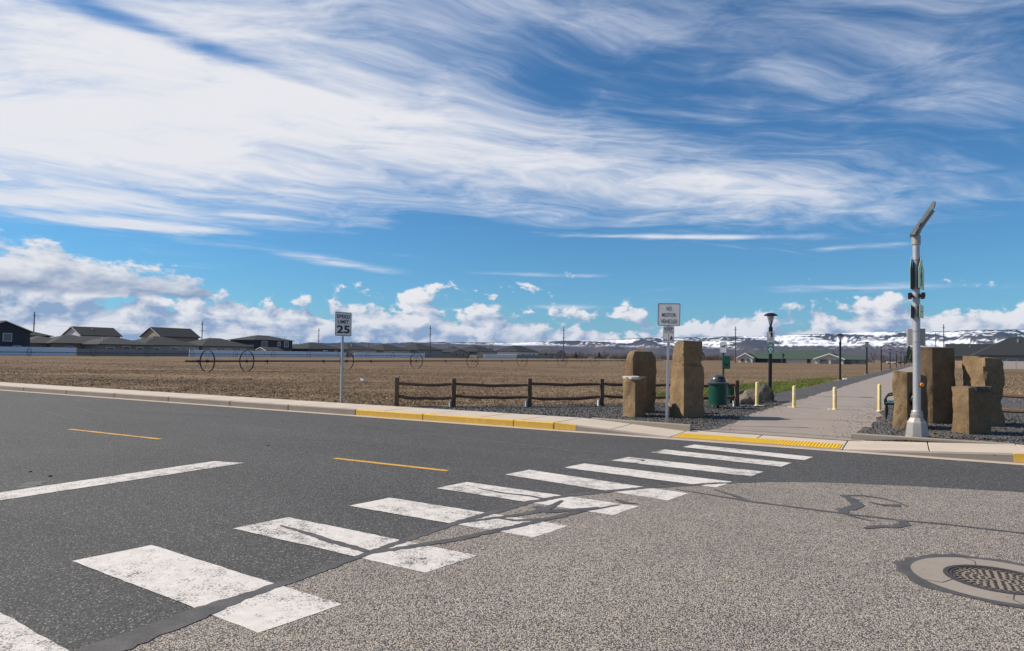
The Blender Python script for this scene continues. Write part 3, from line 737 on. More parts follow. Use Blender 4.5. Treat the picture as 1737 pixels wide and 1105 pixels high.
# loose gravel stones
def lumps(n, region, size, seed, name, mt, parent=None):
    rr = random.Random(seed); mb = MB()
    oct_f = [(0, 2, 4), (2, 1, 4), (1, 3, 4), (3, 0, 4), (2, 0, 5), (1, 2, 5), (3, 1, 5), (0, 3, 5)]
    for _ in range(n):
        x, y, z = region(rr); s = size(rr); a = rr.uniform(0, 6.28); c, q = math.cos(a), math.sin(a)
        b = [(1, 0, 0), (-1, 0, 0), (0, 1, 0), (0, -1, 0), (0.2, 0, 1), (0, 0.2, -1)]
        vs = []
        for p in b:
            f = [rr.uniform(0.6, 1.2) * s for _ in range(3)]
            u, v, w = p[0] * f[0], p[1] * f[1], p[2] * f[2] * 0.7
            vs.append((x + u * c - v * q, y + u * q + v * c, z + w + s * 0.3))
        mb.add(vs, oct_f)
    return tag(mb.build(name, mt, parent), kind='stuff')
def reg_l(rr):
    while True:
        x = rr.uniform(-12, -3.7); y = rr.uniform(15.6, 27)
        top_ = np.interp(x, [-12.2, -11, -10, -8.4, -6.4, -6.0, -3.7], [16.6, 18.2, 19.6, 21.6, 24, 27, 27])
        if y < top_ and y > ky(x) + SWK + 0.2 and x < PXC(y) - 1.5: return x, y, G + 0.01
def reg_r(rr):
    while True:
        x = rr.uniform(-1, 9); y = rr.uniform(15.9, 27)
        if x > PXC(y) + 1.55 and y > ky(x) + SWK + 0.25: return x, y, G + 0.01
tag(lumps(5200, reg_l, lambda r_: r_.uniform(0.012, 0.034), 3, 'loose_gravel', M['gravel']), 'dark crushed gravel spread around the left stone columns', 'gravel')
tag(lumps(5200, reg_r, lambda r_: r_.uniform(0.012, 0.034), 4, 'loose_gravel', M['gravel']), 'dark crushed gravel spread around the right stone columns', 'gravel')

def reg_spill(rr):
    y = 15.9 + 14 * rr.random() ** 1.3; sd = rr.choice((-1, 1, 1)); off = 1.50 - abs(rr.gauss(0, 0.28)) * (1.6 if sd > 0 else 0.8)
    return PXC(y) + sd * off, y, path_z(y) + 0.001
tag(lumps(1100, reg_spill, lambda r_: r_.uniform(0.005, 0.014), 14, 'spilled_gravel', M['gravel']), 'loose gravel spilled over the edges of the footpath', 'gravel')
# dry stubble and clods over the field
def tufts(P, hmin, hmax, w, nb, name, mt, seed, label, cat):
    rg = np.random.default_rng(seed); N = len(P)
    base = np.repeat(P, nb, 0) + np.concatenate([rg.normal(0, 0.05, (N * nb, 2)), np.zeros((N * nb, 1))], 1)
    ang = rg.uniform(0, 2 * np.pi, N * nb); hh = rg.uniform(hmin, hmax, N * nb); ww = w * rg.uniform(0.5, 1.3, N * nb)
    lean = rg.normal(0, 0.9, (N * nb, 2)) * hh[:, None]
    dxy = np.stack([np.cos(ang), np.sin(ang), 0 * ang], 1) * ww[:, None]
    tip = base + np.concatenate([lean, hh[:, None]], 1)
    vs = np.stack([base - dxy, base + dxy, tip], 1).reshape(-1, 3)
    nt_ = N * nb
    me = bpy.data.meshes.new(name); me.vertices.add(nt_ * 3); me.vertices.foreach_set('co', vs.ravel().astype(np.float32))
    me.loops.add(nt_ * 3); me.loops.foreach_set('vertex_index', np.arange(nt_ * 3, dtype=np.int32))
    me.polygons.add(nt_); me.polygons.foreach_set('loop_start', np.arange(0, nt_ * 3, 3, dtype=np.int32))
    try: me.polygons.foreach_set('loop_total', np.full(nt_, 3, dtype=np.int32))
    except Exception: pass
    me.update(calc_edges=True)
    at = me.attributes.new('tone', 'FLOAT', 'POINT'); at.data.foreach_set('value', np.repeat(rg.uniform(0, 1, nt_) ** 1.3, 3).astype(np.float32))
    me.materials.append(mt); return tag(link(name, me), label, cat, kind='stuff')
def field_points(n, seed, zmin=16, zmax=120):
    rg = np.random.default_rng(seed); out_ = []
    while sum(map(len, out_)) < n:
        d = zmin * (zmax / zmin) ** rg.uniform(0, 1, n); u = rg.uniform(-1.0, 0.62, n) * d
        x = u * CA - d * SA; y = d * CA + u * SA
        fence = np.interp(x, [-13, -8.4, -4.8], [16.2, 20.6, 26.0])
        ok = (y > 14 + 0.017 * x + SWK + 0.1) & (x < PXC(y) - 3.4) & ~((x > -13) & (y < fence + 0.3))
        keep = fbm(x / 3.2, y / 3.2, 9, 4) > rg.uniform(0.1, 0.65, n)
        ok &= keep
        out_.append(np.stack([x[ok], y[ok], field_z(x[ok], y[ok])], 1))
    return np.concatenate(out_)[:n]
tufts(field_points(60000, 1), 0.012, 0.05, 0.018, 4, 'field_stubble', M['straw'], 2, 'short dry brown stubble covering the open field', 'stubble')
def reg_f(rr):
    p = field_points_cache[rr.randrange(len(field_points_cache))]; return p[0], p[1], p[2] - 0.01
field_points_cache = field_points(3000, 5, 16, 90)
tag(lumps(2200, reg_f, lambda r_: r_.uniform(0.02, 0.07) * (1.6 if r_.random() < 0.08 else 1), 6, 'soil_clods', M['field']), 'small brown clods of soil lying over the field', 'soil')
rg = np.random.default_rng(11); y = 27 + 36 * rg.uniform(0, 1, 30000) ** 1.1
x = PXC(y) - 3.3 - np.abs(rg.normal(0, 1, 30000)) * np.interp(y, [27, 33, 45, 63], [2.4, 2.0, 1.2, 0.6]); ok = fbm(x * 0.8, y * 0.35, 8, 3) > rg.uniform(0.28, 0.55, 30000)
gp = np.stack([x[ok], y[ok], field_z(x[ok], y[ok])], 1)
tufts(gp, 0.03, 0.11, 0.016, 4, 'grass_strip', M['green_grass'], 12, 'fresh green grass growing along the left side of the path', 'grass')
x = rg.uniform(3.5, 30, 9000); y = rg.uniform(24, 110, 9000); ok = x > PXC(y) + 3.6
tufts(np.stack([x[ok], y[ok], field_z(x[ok], y[ok])], 1), 0.02, 0.08, 0.03, 4, 'verge_stubble', M['straw'], 13, 'dry grass stubble on the ground right of the path', 'stubble')
# ------------------------------------------------------------------ stone columns
def stone(name, label, quad, h, seed, top='flat', mt=None, cap=None, z0=G, taper=0.04, lean=(0, 0), rough=0.03, group='upright basalt columns at the path entrance', topdrop=(0, 0, 0, 0), rnd=0.12):
    """quad: left, front, right, back corners on the ground (world metres)"""
    cx = sum(p[0] for p in quad) / 4; cy = sum(p[1] for p in quad) / 4
    Q = [Vector((p[0] - cx, p[1] - cy)) for p in quad]
    per = []                                         # outline with slightly rounded corners
    for i in range(4):
        a, b, c_ = Q[i - 1], Q[i], Q[(i + 1) % 4]
        d0 = (a - b); d1 = (c_ - b); k = 0.07
        p0 = b + d0.normalized() * min(k, d0.length * .3); p1 = b + d1.normalized() * min(k, d1.length * .3); pm_ = (p0 + p1) * 0.25 + b * 0.5
        nxt = Q[(i + 1) % 4] + (b - Q[(i + 1) % 4]).normalized() * min(k, d1.length * .3)
        per += [p0, pm_, p1] + [p1 + (nxt - p1) * (j / 7) for j in range(1, 7)]
    N = len(per); per_w = [i / N for i in range(N)]
    NL = 16; vs = []; rg = random.Random(seed)
    s1 = seed * 13
    zt = []
    for i, p in enumerate(per):                      # height of the rim by corner drops
        w = [1 / (0.02 + (p - q).length ** 2) for q in Q]; zt.append(h - sum(a * b for a, b in zip(w, topdrop)) / sum(w))
    for L in range(NL + 1):
        t_ = L / NL
        for i, p in enumerate(per):
            z = t_ * zt[i]
            k = 1 - taper * t_
            if top == 'round': 
                u = max(0.0, (t_ - 0.82) / 0.18); k *= math.sqrt(max(0.02, 1 - 0.42 * u * u * u))
            d = (float(fbm(p.x * 3.1 + s1, z * 2.0 + p.y * 3.1, seed, 4, 0.6)) - 0.5) * 3.2 * rough
            n_ = p.normalized()
            if 1 < L < NL: d += (float(fbm(p.x * 9 + s1, z * 7 + p.y * 9, seed + 3, 2)) - 0.5) * rough * 1.4
            vs.append((p.x * k + n_.x * d + lean[0] * t_, p.y * k + n_.y * d + lean[1] * t_, z))
    fs = [(L * N + i, L * N + (i + 1) % N, (L + 1) * N + (i + 1) % N, (L + 1) * N + i) for L in range(NL) for i in range(N)]
    base = NL * N; prev = base                       # top: shrinking rings
    for q in (0.72, 0.42, 0.15):
        o = len(vs)
        for i in range(N):
            x, y, z = vs[base + i]; lift = (1 - q) * (0.055 if top == 'round' else 0.012)
            cxx, cyy = lean
            d = (float(fbm(x * 5 + s1, y * 5, seed + 7, 3)) - 0.5) * rough * 1.4
            zc_ = h - sum(topdrop) / 4
            vs.append((cxx + (x - cxx) * q, cyy + (y - cyy) * q, z * q + zc_ * (1 - q) + lift + d))
        fs += [(prev + i, prev + (i + 1) % N, o + (i + 1) % N, o + i) for i in range(N)]; prev = o
    fs.append(tuple(prev + i for i in range(N)))
    mb = MB(); mb.add(vs, fs)
    me = mb.mesh(name, mt or M['stone'])
    me.polygons.foreach_set('use_smooth', [True] * len(me.polygons)); me.set_sharp_from_angle(angle=R(32))
    o = link(name, me, None, (cx, cy, z0 - 0.01)); tag(o, label, 'stone', group)
    return o, (cx, cy)
def crust(parent, pts, z, th, seed):
    """broken darker crust lying on a column's top edge"""
    rg = random.Random(seed); mb = MB()
    for (x, y, s) in pts:
        mb.prism([(x + s * math.cos(a) * rg.uniform(.6, 1.2), y + s * math.sin(a) * rg.uniform(.6, 1.2)) for a in (0.3, 1.2, 2.3, 3.4, 4.4, 5.5)], z - th * rg.uniform(.6, 1.3), z + rg.uniform(0.0, 0.02))
    return mb.build('dark_crust', M['stone_dark'], parent)
sA, cA_ = stone('stone_column', 'short tan stone column with a pale chipped ledge, nearest the rail fence', [(-6.56, 17.27), (-6.09, 16.99), (-5.98, 17.62), (-6.45, 17.9)], 1.05, 1, rough=0.045)
MB().prism([(-0.30, -0.16), (0.06, -0.44), (0.26, -0.38), (0.24, -0.02), (-0.02, 0.1)], 0.985, [1.07, 1.065, 1.09, 1.06, 1.08]).build('pale_ledge', plain('pale_stone_ledge', (0.40, 0.38, 0.35), 0.85, 0, 0.3, 9, 0.4), sA, bevel=0.02)
stone('stone_column', 'tall stone column with a rounded top behind the short ledged one', [(-6.92, 18.43), (-6.64, 18.30), (-6.20, 19.05), (-6.50, 19.30)], 1.74, 2, top='round', rough=0.035, taper=0.02)
sC, cC = stone('stone_column', 'broad stone column carrying a smaller block, just right of the sign', [(-5.58, 18.22), (-4.98, 17.50), (-4.58, 18.15), (-5.10, 18.85)], 1.36, 3, rough=0.04, taper=0.06)
stone('stone_block', 'smaller stone block set on top of the broad column', [(-5.50, 18.22), (-5.02, 17.64), (-4.62, 18.16), (-5.08, 18.74)], 0.66, 4, z0=1.485, rough=0.055, taper=0.06, topdrop=(0.06, 0, 0, 0), group='upright basalt columns at the path entrance')
sD, cD = stone('stone_column', 'stone column between the green bench and the solar beacon pole', [(-0.30, 18.27), (0.02, 18.12), (0.46, 19.10), (0.10, 19.30)], 1.36, 5, rough=0.04, topdrop=(-0.02, 0.05, 0.16, 0.05))
stone('stone_column', 'tallest flat topped stone column just right of the beacon pole', [(0.13, 20.30), (0.58, 20.20), (1.10, 20.92), (0.62, 21.2)], 1.93, 6, rough=0.028, taper=0.0)
sF, cF = stone('stone_column', 'short squat stone column in front with black broken top edge', [(0.84, 18.22), (1.16, 17.70), (1.60, 18.26), (1.24, 18.75)], 1.02, 7, rough=0.035, taper=0.01)
crust(sF, [(0.02, -0.38, 0.10), (0.10, -0.28, 0.12), (0.20, -0.18, 0.12), (0.28, -0.06, 0.12), (0.33, 0.03, 0.09)], 1.035, 0.09, 3)
stone('stone_column', 'tall rugged stone column at the far right of the group', [(1.20, 20.75), (1.66, 20.08), (2.08, 20.66), (1.66, 21.3)], 1.74, 8, rough=0.07, taper=0.10, topdrop=(0.0, 0.06, 0.1, 0.05))
# round dark plate fixed to the shaded side of the column by the bench
dvec = (Vector((0.46, 19.10)) - Vector((0.02, 18.12))).normalized(); nvec = Vector((dvec.y, -dvec.x))
pc = Vector((0.02, 18.12)) + dvec * 0.22
MB().tube((pc.x - cD[0] + nvec.x * 0.0, pc.y - cD[1] + nvec.y * 0.0, 0.70), (pc.x - cD[0] + nvec.x * 0.07, pc.y - cD[1] + nvec.y * 0.07, 0.70), 0.14, 0.14, 18).build('round_plate', M['black'], sD)

# boulders by the path
def boulder(label, c, d, seed, mt, rz=0.0):
    bm = bmesh.new(); bmesh.ops.create_icosphere(bm, subdivisions=3, radius=0.5)
    rg = random.Random(seed); pl = [(Vector((rg.uniform(-1, 1), rg.uniform(-1, 1), rg.uniform(-0.4, 1))).normalized(), rg.uniform(0.24, 0.40)) for _ in range(16)]
    for v in bm.verts:
        for n_, q in pl:
            e = v.co.dot(n_) - q
            if e > 0: v.co -= n_ * e
        v.co += v.co.normalized() * (float(fbm(v.co.x * 5 + seed, v.co.y * 5 + v.co.z * 3, seed, 3)) - 0.5) * 0.05
        v.co = Vector((v.co.x * d[0] * 1.25, v.co.y * d[1] * 1.25, max(-0.3, v.co.z) * d[2] * 1.35))
    me = bpy.data.meshes.new('boulder'); bm.to_mesh(me); bm.free(); me.materials.append(mt)
    tag(link('boulder', me, None, (c[0], c[1], G + 0.26 * d[2] * 1.35), (0, 0, rz)), label, 'boulder', 'boulders at the end of the rail fence')
boulder('pale grey boulder right beside the last fence post', (-4.80, 24.45), (0.55, 0.6, 0.50), 3, M['boulder'], 0.4)
boulder('tan boulder wedged between the grey one and the dark one', (-4.80, 25.5), (0.6, 0.6, 0.62), 8, M['boulder'], 1.4)
boulder('dark boulder nearest the foot of the signed lamp', (-4.52, 26.5), (0.85, 0.7, 0.68), 5, M['stone_dark'], 2.2)

# ------------------------------------------------------------------ rail fences
def rail(a, b, z0_, z1_, seed, mt, parent, org):
    rg = random.Random(seed); n = 6; mb = MB(); P = []
    for i in range(n + 1):
        q = i / n; sag = -0.03 * math.sin(math.pi * q) + rg.uniform(-0.012, 0.012)
        P.append(Vector((a[0] + (b[0] - a[0]) * q - org[0], a[1] + (b[1] - a[1]) * q - org[1], z0_ + (z1_ - z0_) * q + sag - org[2])))
    w = [rg.uniform(0.046, 0.060) for _ in P]; w[0] *= .7; w[-1] *= .7
    d = (P[-1] - P[0]).normalized(); s_ = Vector((-d.y, d.x, 0)); vs = []
    for p, r in zip(P, w):
        for i in range(6):
            an = i * math.pi / 3 + 0.4; vs.append(p + s_ * math.cos(an) * r * 0.8 + Vector((0, 0, 1)) * math.sin(an) * r)
    fs = [(k * 6 + i, k * 6 + (i + 1) % 6, (k + 1) * 6 + (i + 1) % 6, (k + 1) * 6 + i) for k in range(n) for i in range(6)] + [tuple(range(5, -1, -1)), tuple(range(n * 6, n * 6 + 6))]
    mb.add(vs, fs); return mb.build('rail', mt, parent)
def rail_fence(label, posts, mt, seed):
    org = (posts[0][0], posts[0][1], G); f = thing('rail_fence', label, 'fence', org, 0, 'wooden rail fences by the path entrance')
    rg = random.Random(seed)
    for i, p in enumerate(posts):
        mb = MB(); a = rg.uniform(0.6, 0.9); h = rg.uniform(0.84, 0.89)
        mb.box((p[0] - org[0], p[1] - org[1], h / 2 - 0.03), (0.125, 0.125, h + 0.06), a)
        po = mb.build('post', mt, f, bevel=0.012)
        if i: MB().box((p[0] - org[0] - 0.075, p[1] - org[1] - 0.06, 0.09), (0.05, 0.09, 0.19), a).build('pale_wedge', M['post_foot'], po)
    for k, (p, q) in enumerate(zip(posts[:-1], posts[1:])):
        rail(p, q, G + 0.70 + rg.uniform(-.02, .02), G + 0.70 + rg.uniform(-.02, .02), seed + k * 2, mt, f, org)
        rail(p, q, G + 0.30 + rg.uniform(-.03, .03), G + 0.30 + rg.uniform(-.03, .03), seed + k * 2 + 1, mt, f, org)
    return f
rail_fence('dark two rail wooden fence between the field and the left stones', [(-12.99, 15.77), (-11.71, 16.85), (-9.95, 18.36), (-8.4, 20.3), (-6.55, 21.75), (-4.8, 23.06)], M['wood'], 21)
rail_fence('two rail wooden fence beyond the right hand stone columns', [(0.02, 23.6), (1.55, 22.65), (3.4, 21.9), (5.6, 21.4), (8.0, 20.6)], M['wood'], 51)

# ------------------------------------------------------------------ signs
def text(s, cap, width, mt, parent, x, z, y=-0.004, name='lettering', off=0.0):
    cu = bpy.data.curves.new('txt', 'FONT'); cu.body = s; cu.size = 0.2; cu.align_x = 'CENTER'; cu.extrude = 0.0006; cu.offset = off; cu.resolution_u = 3
    ob = bpy.data.objects.new('txt', cu); COL.objects.link(ob)
    me = bpy.data.meshes.new_from_object(ob); bpy.data.objects.remove(ob); bpy.data.curves.remove(cu)
    xs_ = [q.co.x for q in me.vertices]; ys_ = [q.co.y for q in me.vertices]; x0_, x1_, y0_, y1_ = min(xs_), max(xs_), min(ys_), max(ys_)
    me.transform(Matrix.Translation((-(x0_ + x1_) / 2, -y0_, 0))); me.transform(Matrix.Diagonal((width / (x1_ - x0_), cap / (y1_ - y0_), 1, 1))); me.transform(Matrix.Rotation(R(90), 4, 'X')); me.transform(Matrix.Translation((x, y, z)))
    me.materials.clear(); me.materials.append(mt); return link(name, me, parent)
def rrect(w, h, r, n=4):
    o = []
    for cx, cz, a0 in ((w / 2 - r, h / 2 - r, 0), (-w / 2 + r, h / 2 - r, 90), (-w / 2 + r, -h / 2 + r, 180), (w / 2 - r, -h / 2 + r, 270)):
        for i in range(n + 1):
            a = R(a0 + 90 * i / n); o.append((cx + r * math.cos(a), cz + r * math.sin(a)))
    return o
def plate(w, h, zc_, parent, name='sign_panel', mt=None, y=0.0, border=0.012, inset=0.010, bm_=None, r=0.035):
    mb = MB(); P = rrect(w, h, r); n = len(P)
    mb.add([(x, y - 0.0015, zc_ + z) for x, z in P] + [(x, y + 0.0015, zc_ + z) for x, z in P], [tuple(range(n)), tuple(range(2 * n - 1, n - 1, -1))] + [(i, n + i, n + (i + 1) % n, (i + 1) % n) for i in range(n)])
    pl = mb.build(name, mt or M['sign_white'], parent)
    if border:
        A = rrect(w - 2 * inset, h - 2 * inset, r * .8); B = rrect(w - 2 * (inset + border), h - 2 * (inset + border), r * .6)
        mb = MB(); mb.add([(x, y - 0.0035, zc_ + z) for x, z in A] + [(x, y - 0.0035, zc_ + z) for x, z in B], [(i, (i + 1) % n, n + (i + 1) % n, n + i) for i in range(n)])
        mb.build('border', bm_ or M['sign_black'], pl)
    return pl
def shape(polys, mt, parent, x0, z0, s, y=-0.004, name='symbol'):
    mb = MB()
    for p in polys: mb.add([(x0 + a * s, y, z0 + b * s) for a, b in p], [tuple(range(len(p)))])
    return mb.build(name, mt, parent)
def disc(cx, cy, r, n=14): return [(cx + r * math.cos(2 * math.pi * i / n), cy + r * math.sin(2 * math.pi * i / n)) for i in range(n)]
WALKER = [disc(0.05, 0.88, 0.11), [(-0.12, 0.74), (0.12, 0.76), (0.14, 0.40), (-0.10, 0.40)], [(-0.10, 0.44), (0.06, 0.44), (-0.16, 0.0), (-0.32, 0.0)], [(0.0, 0.44), (0.14, 0.44), (0.30, 0.02), (0.14, 0.02)], [(-0.12, 0.72), (-0.06, 0.62), (-0.28, 0.36), (-0.36, 0.42)], [(0.10, 0.74), (0.30, 0.50), (0.24, 0.44), (0.08, 0.62)]]
def upost(parent, h, w=0.055):
    mb = MB(); mb.box((0, 0.032, h / 2 - 0.1), (w, 0.045, h + 0.2)); p = mb.build('post', M['galv'], parent, bevel=0.006)
    return p
sp = thing('speed_limit_sign', 'white speed limit 25 sign on a steel post by the sidewalk', 'sign', (-15.0, 15.62, G), R(78))
upost(sp, 2.75, 0.075)
pn = plate(0.60, 0.74, 2.46, sp)
text('SPEED', 0.112, 0.49, M['sign_black'], pn, 0, 2.635, off=0.004); text('LIMIT', 0.112, 0.40, M['sign_black'], pn, 0, 2.475, off=0.004); text('25', 0.245, 0.47, M['sign_black'], pn, 0.0, 2.175, off=0.005)
sp.rotation_euler = (R(-1.2), R(0.3), R(78))
nm = thing('no_motor_vehicles_sign', 'white no motor vehicles sign above a small keep sign on one post', 'sign', (-5.03, 16.27, G), R(14))
nm.rotation_euler = (0, R(0.9), R(14))
upost(nm, 2.85, 0.062)
pn = plate(0.53, 0.545, 2.615, nm, border=0.013, inset=0.0)
text('NO', 0.095, 0.125, M['sign_black'], pn, 0.0, 2.715, off=0.001); text('MOTOR', 0.095, 0.33, M['sign_black'], pn, 0, 2.56, off=0.001); text('VEHICLES', 0.095, 0.385, M['sign_black'], pn, 0, 2.405, off=0.001)
for z in (2.85, 2.40): MB().tube((0, -0.001, z), (0, -0.009, z), 0.009, 0.009, 8).build('bolt', M['galv'], pn)
pn = plate(0.262, 0.41, 2.13, nm, 'small_sign_panel', border=0.006, inset=0.004, r=0.02)
text('KEEP', 0.085, 0.20, M['sign_black'], pn, 0, 2.225, off=0.003); text('LEFT', 0.032, 0.085, M['sign_black'], pn, -0.06, 2.175); text('RIGHT', 0.032, 0.10, M['sign_black'], pn, 0.062, 2.175)
shape([[(-0.004, 0), (0.004, 0), (0.004, 0.22), (-0.004, 0.22)]], M['sign_black'], pn, 0, 1.94, 1.0)
shape(WALKER, M['sign_black'], pn, 0.066, 1.97, 0.135)
bk = [[(math.cos(a) * r + cx, math.sin(a) * r + 0.2) for a in np.linspace(0, 2 * math.pi, 12)] for cx in (-0.32, 0.32) for r in (0.2,)]
shape(bk + [[(-0.32, 0.18), (-0.05, 0.5), (0.0, 0.46), (-0.26, 0.18)], [(-0.05, 0.5), (0.3, 0.24), (0.28, 0.18), (-0.1, 0.46)]], M['sign_black'], pn, -0.066, 1.975, 0.085)

# ------------------------------------------------------------------ path lamps
def make_lamp(detail=True):
    t0 = thing('path_lamp', 'lamp', 'street lamp', (0, 0, 0), 0, 'black lamps along the footpath')
    MB().lathe([(0.24, -0.05), (0.24, 0.035), (0.225, 0.05)], 20).build('concrete_footing', M['kerb'], t0, smooth=True)
    MB().lathe([(0.13, 0.045), (0.13, 0.075), (0.075, 0.085), (0.072, 2.72)], 18).build('pole', M['lamp_black'], t0, smooth=True)
    MB().lathe([(0.085, 2.70), (0.085, 2.92), (0.05, 2.95), (0.05, 3.05)], 18).build('collar', M['lamp_black'], t0, smooth=True)
    for k in range(4):
        a = k * math.pi / 2 + 0.5; MB().tube((0.04 * math.cos(a), 0.04 * math.sin(a), 3.03), (0.165 * math.cos(a), 0.165 * math.sin(a), 3.42), 0.014, 0.014, 6).build('arm', M['lamp_black'], t0)
    MB().lathe([(0.03, 3.03), (0.035, 3.10), (0.11, 3.41)], 16).build('diffuser', M['lamp_glass'], t0, smooth=True)
    MB().lathe([(0.285, 3.425), (0.29, 3.445), (0.22, 3.50), (0.12, 3.545), (0.03, 3.555)], 24).build('lamp_hood', M['lamp_black'], t0, smooth=True)
    return t0
lamp0 = make_lamp()
spots = [(-5.08, 31.05), (-4.36, 57.6), (-3.72, 84.0), (-3.06, 110.2), (-2.42, 136.5), (-1.75, 163), (-1.1, 189.5), (-0.45, 216)]
names = ['black path lamp carrying a white and a green sign', 'second black path lamp from the bollards, beyond the green grass', 'third black path lamp along the footpath', 'fourth black path lamp along the footpath',
         'fifth black path lamp along the footpath', 'sixth black path lamp along the footpath', 'seventh black path lamp along the footpath', 'farthest black path lamp along the footpath']
lamps = []
for i, (x, y) in enumerate(spots):
    o = lamp0 if i == 0 else copy_tree(lamp0)
    o.location = (x, y, G); o['label'] = names[i]; o.rotation_euler = (0, R(0.5), 0.2 * i); lamps.append(o)
lamp0.rotation_euler = (0, R(0.7), R(12))
# signs on the first lamp: facing the road
pw_ = plate(0.31, 0.46, 2.50, lamp0, 'white_sign', y=-0.10, border=0.008, inset=0.012, bm_=M['sign_green'], r=0.02)
shape([disc(0, 0.03, 0.055), [(-0.03, -0.12), (0.05, -0.12), (0.045, 0.02), (-0.02, 0.02)]], M['sign_black'], pw_, 0.03, 2.62, 1.0, -0.104)
for z in (0.0, -0.04, -0.08, -0.12): shape([[(-0.10, z), (0.10, z), (0.10, z + 0.016), (-0.10, z + 0.016)]], M['sign_grey'], pw_, 0, 2.46, 1.0, -0.104, 'print_line')
pg_ = plate(0.30, 0.45, 2.015, lamp0, 'green_sign', M['sign_green'], y=-0.10, border=0.007, inset=0.010, bm_=M['sign_white'], r=0.02)
shape([disc(0, 0, 0.085, 20)], M['sign_white'], pg_, 0, 1.97, 1.0, -0.104, 'emblem')
shape([[(-0.05, -0.03), (0.05, -0.05), (0.02, 0.05), (-0.01, 0.02)], disc(-0.02, 0.045, 0.015)], M['sign_green'], pg_, 0, 1.97, 1.0, -0.107, 'emblem_mark')
for w, z in ((0.07, 0.16), (0.095, 0.115), (0.075, -0.155)): shape([[(-w, z), (w, z), (w, z + 0.024), (-w, z + 0.024)]], M['sign_white'], pg_, 0, 1.995, 1.0, -0.104, 'print_line')
for z in (2.7, 2.3, 2.2, 1.85): MB().box((0, -0.085, z), (0.05, 0.03, 0.03)).build('bracket', M['galv'], lamp0)

# ------------------------------------------------------------------ bollards
bl = ['yellow bollard in front of the boulders, left of the path', 'left of the two yellow bollards standing on the path', 'right of the two yellow bollards standing on the path', 'yellow bollard beside the green bench']
for i, (x, y, h, r_) in enumerate(((-4.31, 23.81, 0.80, 0.055), (-3.14, 23.66, 0.72, 0.055), (-1.94, 23.60, 0.72, 0.058), (-0.72, 23.76, 0.85, 0.052))):
    b0 = thing('bollard', bl[i], 'bollard', (x, y, G), 0, 'yellow bollards across the path'); b0.rotation_euler = (0, R((1.0, 1.0, 0.0, 0.6)[i]), 0)
    MB().lathe([(r_, -0.02), (r_, h - 0.05), (r_ * 0.9, h - 0.012), (r_ * 0.5, h)], 16).build('tube', M['bollard'], b0, smooth=True)
    if i in (1, 2):
        for z in (h - 0.13, h - 0.30, h - 0.52)[:2 + (i == 1)]: MB().lathe([(r_ + 0.002, z), (r_ + 0.002, z + 0.035)], 16).build('reflective_band', M['band'], b0, smooth=True)
    MB().lathe([(r_ * 1.5, 0.0), (r_ * 1.5, 0.035), (r_ * 1.02, 0.045)], 14).build('ground_sleeve', M['bollard_cap'], b0, smooth=True)
    if i != 3: MB().box((-0.11 if i == 2 else (0.15 if i == 0 else -0.08), -0.02, 0.02), (0.16, 0.10, 0.025), 0.5).build('hinge_plate', M['bollard_cap'], b0, bevel=0.006)

# ------------------------------------------------------------------ bins and dog station
def bin_body(root, r, z0_, z1_):
    mb = MB(); n = 40                                   # upright slats
    MB().lathe([(r * 0.90, z0_ + .02), (r * 0.90, z1_ - .01)], 24).build('liner', M['black'], root, smooth=True)
    body = MB().lathe([(r * 0.92, z0_), (r * 1.0, z0_), (r * 1.0, z0_ + 0.045), (r * 0.92, z0_ + 0.045)], 32).build('bottom_hoop', M['green_metal'], root, smooth=True)
    for k in range(28):
        a = 2 * math.pi * k / 28; w_ = 2 * math.pi * r / 28 * 0.80
        o = link('slat', SL, root, (r * 0.975 * math.cos(a), r * 0.975 * math.sin(a), z0_), (0, 0, a + math.pi / 2))
        o.scale = (w_, 1, z1_ - z0_)
    MB().lathe([(r * 0.94, z1_ - 0.05), (r * 1.01, z1_ - 0.05), (r * 1.01, z1_), (r * 0.94, z1_)], 32).build('top_hoop', M['green_metal'], root, smooth=True)
SL = MB().box((0, 0, 0.5), (1, 0.012, 1)).mesh('slat', M['green_metal'])
tb = thing('litter_bin', 'green slatted litter bin with dark domed lid on a post', 'litter bin', (-5.12, 21.84, G))
MB().lathe([(0.16, -0.01), (0.16, 0.012), (0.045, 0.02), (0.045, 0.13)], 14).build('pedestal', M['black'], tb, smooth=True)
bin_body(tb, 0.285, 0.11, 0.755)
lid = MB().lathe([(0.30, 0.755), (0.335, 0.765), (0.335, 0.80), (0.29, 0.825), (0.245, 0.83), (0.235, 0.90), (0.20, 0.97), (0.14, 1.025), (0.06, 1.05), (0.01, 1.053)], 28).build('domed_lid', M['dome'], tb, smooth=True)
flap = MB()
for i in range(7):
    a0 = R(-75 + i * 12); a1 = R(-75 + (i + 1) * 12)
    flap.add([(0.247 * math.cos(a0), 0.247 * math.sin(a0), 0.84), (0.247 * math.cos(a1), 0.247 * math.sin(a1), 0.84), (0.205 * math.cos(a1), 0.205 * math.sin(a1), 0.985), (0.205 * math.cos(a0), 0.205 * math.sin(a0), 0.985)], [(0, 1, 2, 3)])
flap.build('lid_opening', M['black'], lid)
t2 = thing('litter_bin', 'smaller open green litter bin half hidden behind the domed bin', 'litter bin', (-5.30, 24.5, G))
MB().lathe([(0.04, -0.01), (0.04, 0.12)], 12).build('pedestal', M['black'], t2, smooth=True)
bin_body(t2, 0.235, 0.10, 0.62)
ring(0.19, 0.26, 0.60, 0.66, 28).build('rim', M['galv'], t2, smooth=True)
ds = thing('dog_waste_station', 'slim green dog waste bag post with small sign and box', 'post', (-5.42, 23.9, G), R(8))
MB().box((0, 0, 0.98), (0.06, 0.06, 2.0)).build('post', M['green_metal'], ds, bevel=0.006)
